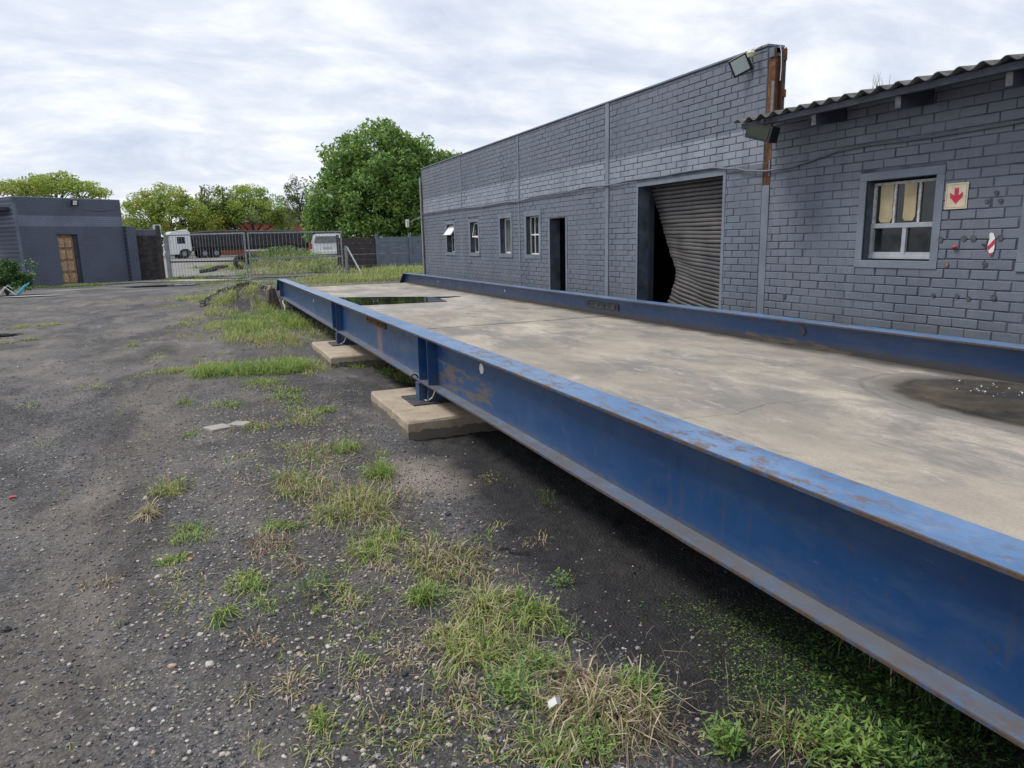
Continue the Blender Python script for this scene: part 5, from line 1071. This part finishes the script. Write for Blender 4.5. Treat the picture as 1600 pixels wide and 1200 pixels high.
area(YEL, -3.0, 16.2, .5, .35, 700, .08, 1.0, .01); area(YEL, -3.1, 13.6, .6, .22, 700, .07, 1.0, .01); area(YEL, -1.6, 22.5, 1.6, .9, 700, .05, 1.1, .012); area(DRY, -.6, 19.3, .9, .8, 700, .06, 1.1, .01); area(DRY, -.8, 12.8, .5, .4, 260, .04, 1.2, .008)
# outside the gate: verge and the overgrown heap
area(YEL, 4.6, 40.5, 3.4, 3.2, 6500, .40, .6, .028); area(LUSH, 4.3, 43, 3.0, 2.2, 4200, .5, .6, .03); area(YEL, 3.0, 48, 3.2, 4.0, 4200, .45, .6, .035); area(GREEN, 9.5, 43, 4.0, 3.4, 4200, .5, .6, .03); area(YEL, 11, 55, 9, 6, 3600, .5, .6, .05); area(LUSH, -1.1, 37.4, 1.6, .35, 900, .2, .7, .02); area(LUSH, 2.6, 54, 3.6, 5, 3200, .3, .7, .05)
for k in range(300):      # scattered sprigs and withered wisps along the weedy strip
    py = 640+560*random.random()**.9; px = 470+(py-640)*.62+random.gauss(0, 75+.12*(py-640)); x, y = G(px, py)
    if x > 1.45: continue
    ar.bl(random.choice([YEL, LUSH, DRY, MIXD, DRY]), x, y, random.randint(6, 28), random.uniform(.02, .08), random.uniform(.02, .08), random.uniform(.02, .07), 1.4, .0036)
for px, py, sx, n_ in ((500, 790, 90, 60), (700, 890, 70, 40), (740, 1010, 90, 50), (940, 1110, 110, 90), (420, 860, 40, 25), (560, 1150, 120, 30), (1060, 1060, 60, 14), (600, 950, 90, 25)):      # long withered stalks lying across the weeds
    for k in range(n_):
        x, y = G(px+random.gauss(0, sx*.6), py+random.gauss(0, sx*.5)); ar.bl([('g4', 3), ('g5', 2)], x, y, 1, .01, .01, random.uniform(.08, .20), 1.5, .0018, curl=.1)
for k in range(110):
    x, y = G(random.uniform(80, 640), random.uniform(560, 1180)); ar.bl(random.choice([YEL, DRY, [('g5', 1)]]), x, y, random.randint(4, 10), .02, .03, random.uniform(.015, .04), 1.45, .003)
for k in range(130):
    x, y = random.gauss(.3, .9), random.uniform(6, 22)
    if x > 1.3: continue
    ar.bl(random.choice([YEL, DRY, GREEN]), x, y, random.randint(20, 80), .15, .16, random.uniform(.02, .05), 1.4, .005)
tag(ar.build('grass'), 'uneven green and yellow grass along the gravel, pads, verge and heap', 'grass', kind='stuff')
hp = Veg(); hp.lf([('weed', 3), ('g2', 2), ('weed_d', 1)], 4.1, 43, 5200, 2.6, 2.2, .05, .55, .13, .3); hp.lf([('weed', 3), ('weed_d', 2)], 5.5, 37.5, 600, .9, .7, .05, .5, .11, .3); tag(hp.build('overgrown_weeds'), 'leafy green weeds over the heap outside the gate', 'weeds', kind='stuff')
# creeping ground cover on the damp soil, lower right
gc = Veg(); n = 0
def cover(px, py, rp, n, L=.014, mix=(('weed', 3), ('weed_d', 2), ('g1', 1)), hi=.025):
    x, y = G(px, py); k = mpp_(px, py); gc.lf(list(mix), x, y, n, rp*k, rp*k*1.1, .002, hi, L*.9, .17, pitch=(-.1, .7))
for a in ((1190, 990, 120, 900), (1260, 1040, 130, 1200), (1330, 1080, 130, 1300), (1180, 1060, 80, 450), (1120, 960, 90, 260), (1070, 950, 60, 90), (1400, 1110, 120, 900), (1480, 1150, 130, 900), (1250, 960, 100, 500), (1330, 1000, 100, 600), (1000, 950, 60, 40), (1550, 1190, 90, 500), (1210, 1130, 90, 450)): cover(*a)
for a in ((1330, 1060, 110, 420, .03, (('weed_d', 3), ('weed', 1)), .09), (1400, 1110, 110, 420, .03, (('weed_d', 3), ('weed', 1)), .09), (1470, 1150, 100, 300, .028, (('weed_d', 3), ('weed', 1)), .08)): cover(*a)
for px, py, n_ in ((1360, 1010, 60), (1420, 1060, 90), (1480, 1110, 60), (1450, 1030, 60)): x, y = G(px, py); gc.bl([('weed_d', 4), ('g2', 3), ('g4', 1)], x, y, n_, .10, .12, .16, .7, .004)
for a in ((560, 900, 90, 110), (480, 960, 90, 60), (640, 1000, 70, 60), (560, 760, 90, 120), (720, 1090, 60, 50), (600, 1140, 60, 40), (350, 900, 90, 60), (820, 930, 60, 60)): cover(*a, .009)
tag(gc.build('ground_cover'), 'creeping small leaved ground cover on the damp dark soil', 'ground cover', kind='stuff')
# yellow specks and dry debris
# bush and folded chair at the left edge
bu = thing('bush', (-5.95, 28.2, 0), 0, 'dark green bush at the left edge in front of the gatehouse', 'bush')
cs_ = [(rng.normal(0, .38), rng.normal(0, .3), rng.uniform(.2, 1.05)) for _ in range(46)]; cs_ += [(rng.uniform(.2, .7), rng.normal(0, .2), rng.uniform(.2, .7)) for _ in range(14)]
V, F = crown(cs_, [rng.uniform(.14, .26) for _ in cs_], [70]*len(cs_), .05, .5, .9); link('foliage', fastmesh('foliage', V, [F], [M['weed_d'], M['leaf_big']], [(rng.random(len(F)) < .3).astype(int)]), bu)
MB().tube([(0, 0, 0), (.05, 0, .6)], .03, 6).tube([(0, 0, 0), (-.2, .1, .7)], .025, 6).tube([(0, 0, 0), (.3, .0, .5)], .02, 6).build('stems', M['bark'], bu)
fc_ = thing('folding_lounger', (-5.75, 27.3, 0), 0, 'collapsed white and blue folding lounger lying before the bush', 'lounger')
MB().tube([(-.45, 0, .32), (-.28, 0, .05), (-.05, 0, .33), (.22, 0, .06)], .018, 6).tube([(-.45, .4, .36), (-.28, .4, .09), (-.05, .4, .36), (.22, .4, .10)], .018, 6).tube([(-.28, 0, .05), (-.28, .4, .09)], .016, 6).build('frame', M['white'], fc_)
b = MB(); b.tube([(.22, 0, .06), (.52, 0, .38)], .022, 6).tube([(.26, .12, .06), (.56, .12, .40)], .022, 6).tube([(.24, .4, .08), (.56, .4, .42)], .022, 6); b.build('blue_arm', M['bluestrap'], fc_)
# debris beyond the gate
o = MB().tube([(-.6, 0, .10), (-.1, .1, .16), (.3, 0, .3), (.8, .1, .34)], [.10, .14, .12, .08], 7).build('log', M['block'], None, loc=(.5, 40.8, h1(.5, 40.8))); tag(o, 'dark broken log lying on the road beyond the left gate leaf', 'log')
def tyre(x, y, z, rot, lab):
    b = MB(); R0, r0 = .36, .13; n1_, n2_ = 20, 8
    for i in range(n1_):
        a = 2*math.pi*i/n1_
        for j in range(n2_): c = 2*math.pi*j/n2_; b.v.append(((R0+r0*math.cos(c))*math.cos(a), (R0+r0*math.cos(c))*math.sin(a), r0*math.sin(c)))
    for i in range(n1_):
        for j in range(n2_): b.f.append((i*n2_+j, ((i+1) % n1_)*n2_+j, ((i+1) % n1_)*n2_+(j+1) % n2_, i*n2_+(j+1) % n2_)); b.m.append(0)
    o = b.build('old_tyre', M['tyre'], None, True, (x, y, z), rot); tag(o, lab, 'tyre', 'old tyres beyond the gate')
tyre(2.0, 40.3, h1(2.0, 40.3)+.3, (1.1, .2, .4), 'old tyre leaning in grass behind the gate middle'); tyre(2.5, 41.6, h1(2.5, 41.6)+.25, (.4, .1, 0), 'old tyre lying farther back on the heap edge')
# loose pavers, rubber strip, litter
for (px, py, w, lab, seed) in ((340, 668, .17, 'flat grey loose paver, left of two in the gravel', 1), (374, 661, .14, 'flat grey loose paver, right of two in the gravel', 2)):
    x, y = G(px, py); o = MB().box(-w/2, w/2, -.07, .07, -.01, .022, bev=.004).build('loose_paver', M['paleconc'], None, loc=(x, y, h1(x, y)), rot=(.03, .04, .5*seed)); tag(o, lab, 'paver')
x, y = G(800, 858); o = MB().tube([(x-.04+.10*t+.02*math.sin(t*9), y+.05*math.cos(t*3.2), h1(x, y)+.006+.01*t*(1-t)) for t in np.linspace(0, 1, 14)], .0035, 6).build('rubber_strip', M['black'], None, True); tag(o, 'thin curled black rubber strip on the damp soil', 'rubber strip')
x, y = G(868, 1118); o = MB().add([(-.022, 0, .03), (.0, -.012, .048), (.018, .0, .032), (.022, .012, .05), (0, .016, .03), (-.02, .012, .045), (.0, .004, .062)], [(0, 1, 6), (1, 2, 6), (2, 3, 6), (3, 4, 6), (4, 5, 6), (5, 0, 6)]).build('plastic_scrap', M['white'], None, loc=(x, y, 0)); tag(o, 'crumpled scrap of white plastic caught in the dry clump', 'litter')
x, y = G(20, 777); o = MB().box(-.018, .018, -.012, .012, 0, .006, bev=.002).build('red_scrap', M['red'], None, loc=(x, y, h1(x, y)+.005)); tag(o, 'tiny red scrap of litter on the far left gravel', 'litter')

# ------------------------------------------------------------------ stones
def stone_verts(n, size, flatten=.55):
    """n rough octahedral/low-poly stones (14 verts, 24 tris) at origin"""
    base = np.array([(1, 0, 0), (-1, 0, 0), (0, 1, 0), (0, -1, 0), (0, 0, 1), (0, 0, -1)]+[(a, b, c) for a in (-.62, .62) for b in (-.62, .62) for c in (-.62, .62)], float)
    return base
OB = np.array([(1, 0, 0), (0, 1, 0), (-1, 0, 0), (0, -1, 0), (.5, .5, .62), (-.5, .5, .62), (-.5, -.5, .62), (.5, -.5, .62), (0, 0, -.5)], float)
OF = np.array([(0, 1, 4), (1, 5, 4), (1, 2, 5), (2, 6, 5), (2, 3, 6), (3, 7, 6), (3, 0, 7), (0, 4, 7), (4, 5, 6), (4, 6, 7), (1, 0, 8), (2, 1, 8), (3, 2, 8), (0, 3, 8)])
def scatter(name, n, xr, yr, size, mats, lab, dens=None, flatten=(.4, .8), sm=False, pw=1.6):
    N_ = n; x = rng.uniform(*xr, N_*3); y = yr[0]+(yr[1]-yr[0])*rng.random(N_*3)**pw
    if dens is not None: keep = rng.random(N_*3) < dens(x, y); x, y = x[keep], y[keep]
    x, y = x[:N_], y[:N_]; k = len(x); s = size[0]+(size[1]-size[0])*rng.random(k)**3.5; th = rng.uniform(0, 6.28, k); fl = rng.uniform(*flatten, k)
    B = OB[None]*(1+rng.normal(0, .16, (k, 9, 3))); B = B*np.stack([s, s*rng.uniform(.6, 1, k), s*fl], 1)[:, None, :]
    c, sn = np.cos(th)[:, None], np.sin(th)[:, None]; P_ = np.stack([B[..., 0]*c-B[..., 1]*sn+x[:, None], B[..., 0]*sn+B[..., 1]*c+y[:, None], B[..., 2]+(hz(x, y)+s*fl*.15)[:, None]], -1)
    F = (OF[None]+(np.arange(k)*9)[:, None, None]).reshape(-1, 3); o = link(name, fastmesh(name, P_.reshape(-1, 3), [F], mats, smooth=sm)); tag(o, lab, 'gravel', kind='stuff'); return o
def inside_pad(x, y): return ((x > 1.25) & (x < 2.2) & (((y > 4.9) & (y < 6.3)) | ((y > 8.35) & (y < 10.05))))
den = lambda x, y: np.where(inside_pad(x, y), 0, np.clip(.35+.9*fbm(x*1.3, y*1.3, 3, 3)-1.2*sstep(.95, 1.5, x-.03*y), 0.04, 1)*1.)
scatter('stone_chips', 95000, (-3.2, 2.6), (1.0, 8.5), (.0022, .011), [M['chip']], 'dark crushed stone chips strewn over the yard', den, pw=1.9)
den2 = lambda x, y: np.where(inside_pad(x, y), 0, np.clip(np.exp(-((x-.25-.02*y)/.62)**2)*1.1*(.35+fbm(x*2.2, y*2.2, 3, 8)), 0, 1)+.05*(x < 1.1)+.008)
scatter('pale_pebbles', 9000, (-2.6, 2.2), (1.1, 6.5), (.0022, .0125), [M['pebble']], 'small pale and orange pebbles mixed in the dark gravel', den2, (.5, .85), True, pw=1.5)
big = [(328, 1040, 11, 'stone_white', 'oval white pebble left of the black pair at lower left'), (313, 992, 8, 'stone_white', 'upright white pebble above the oval white one'), (268, 1040, 9, 'stone_pink', 'pinkish pebble left of the oval white one'), (248, 905, 8, 'stone_white', 'cream pebble under the green patch'), (297, 874, 7, 'stone_orange', 'tan pebble at the right of the flat green patch'), (228, 780, 7, 'stone_white', 'white pebble behind the bleached starburst'),
       (250, 875, 7, 'stone_white', 'whitish pebble in the flat green patch'), (607, 1045, 11, 'stone_black', 'flat black stone, left of a pair'), (633, 1053, 9, 'stone_black', 'angular black stone, right of a pair'), (490, 1105, 9, 'stone_orange', 'orange stone beside the small bottom tuft'), (468, 1022, 7, 'stone_pink', 'salmon pebble in the middle of the gravel'), (607, 1083, 7, 'stone_pink', 'salmon pebble under the black pair'), (458, 1109, 6, 'stone_white', 'white pebble left of the orange stone'),
       (507, 962, 6, 'stone_white', 'creamy pointed pebble above the middle'), (815, 930, 8, 'stone_black', 'black lump on the damp soil edge'), (812, 1001, 8, 'stone_black', 'black stone beside the long weed clump'), (700, 800, 7, 'stone_black', 'dark lump below the sandy patch'), (872, 895, 7, 'stone_black', 'pair of black crumbs on damp soil'), (790, 950, 10, 'stone_orange', 'brown orange stone half hidden in weeds'), (8, 985, 12, 'stone_black', 'black stone at the very left edge'), (703, 1115, 7, 'stone_black', 'black stone near the bottom of the weed clump'),
       (760, 1187, 9, 'stone_pink', 'pink stone at the bottom edge'), (686, 1060, 8, 'stone_pink', 'rosy stone beside the weed clump'), (240, 1178, 6, 'stone_pink', 'pink pebble at the bottom left'), (655, 1010, 7, 'stone_white', 'white pebble near the weed clump root')]
for i, (px, py, r, mk_, lab) in enumerate(big):
    x, y = G(px, py); s = r*mpp_(px, py)*.72; rr = random.Random(i); b = MB(); n1_, n2_ = 10, 6
    for j in range(1, n2_):
        for k in range(n1_):
            ph = math.pi*j/n2_; a = 2*math.pi*k/n1_; q_ = 1+(rr.random()-.5)*(.34 if 'black' not in mk_ else .5); b.v.append((s*q_*math.sin(ph)*math.cos(a), s*.75*q_*math.sin(ph)*math.sin(a), s*.55*q_*math.cos(ph)))
    b.v += [(0, 0, s*.55), (0, 0, -s*.55)]; T_ = len(b.v)-2
    for j in range(n2_-2):
        for k in range(n1_): b.f.append((j*n1_+k, (j+1)*n1_+k, (j+1)*n1_+(k+1) % n1_, j*n1_+(k+1) % n1_)); b.m.append(0)
    for k in range(n1_): b.f.append((T_, k, (k+1) % n1_)); b.m.append(0); b.f.append((T_+1, (n2_-2)*n1_+(k+1) % n1_, (n2_-2)*n1_+k)); b.m.append(0)
    o = b.build('pebble', M[mk_], None, 'black' not in mk_, (x, y, h1(x, y)+s*.25), (0, 0, rr.uniform(0, 6))); tag(o, lab, 'stone')
# soil clods of the mound
scatter('soil_clods', 900, (-.1, 1.5), (18.2, 21.5), (.02, .07), [M['stone_black']], 'black soil clods heaped by the end of the weighbridge', None, (.5, .9), False, 1.)
scatter('grit', 9000, (-6, 5.5), (8.5, 30), (.006, .022), [M['chip']], 'coarse grit farther out on the yard', lambda x, y: np.where((x > 1.2) & (y < 17.8), .15, .9)*(y > 8), (.3, .6), pw=1.3)
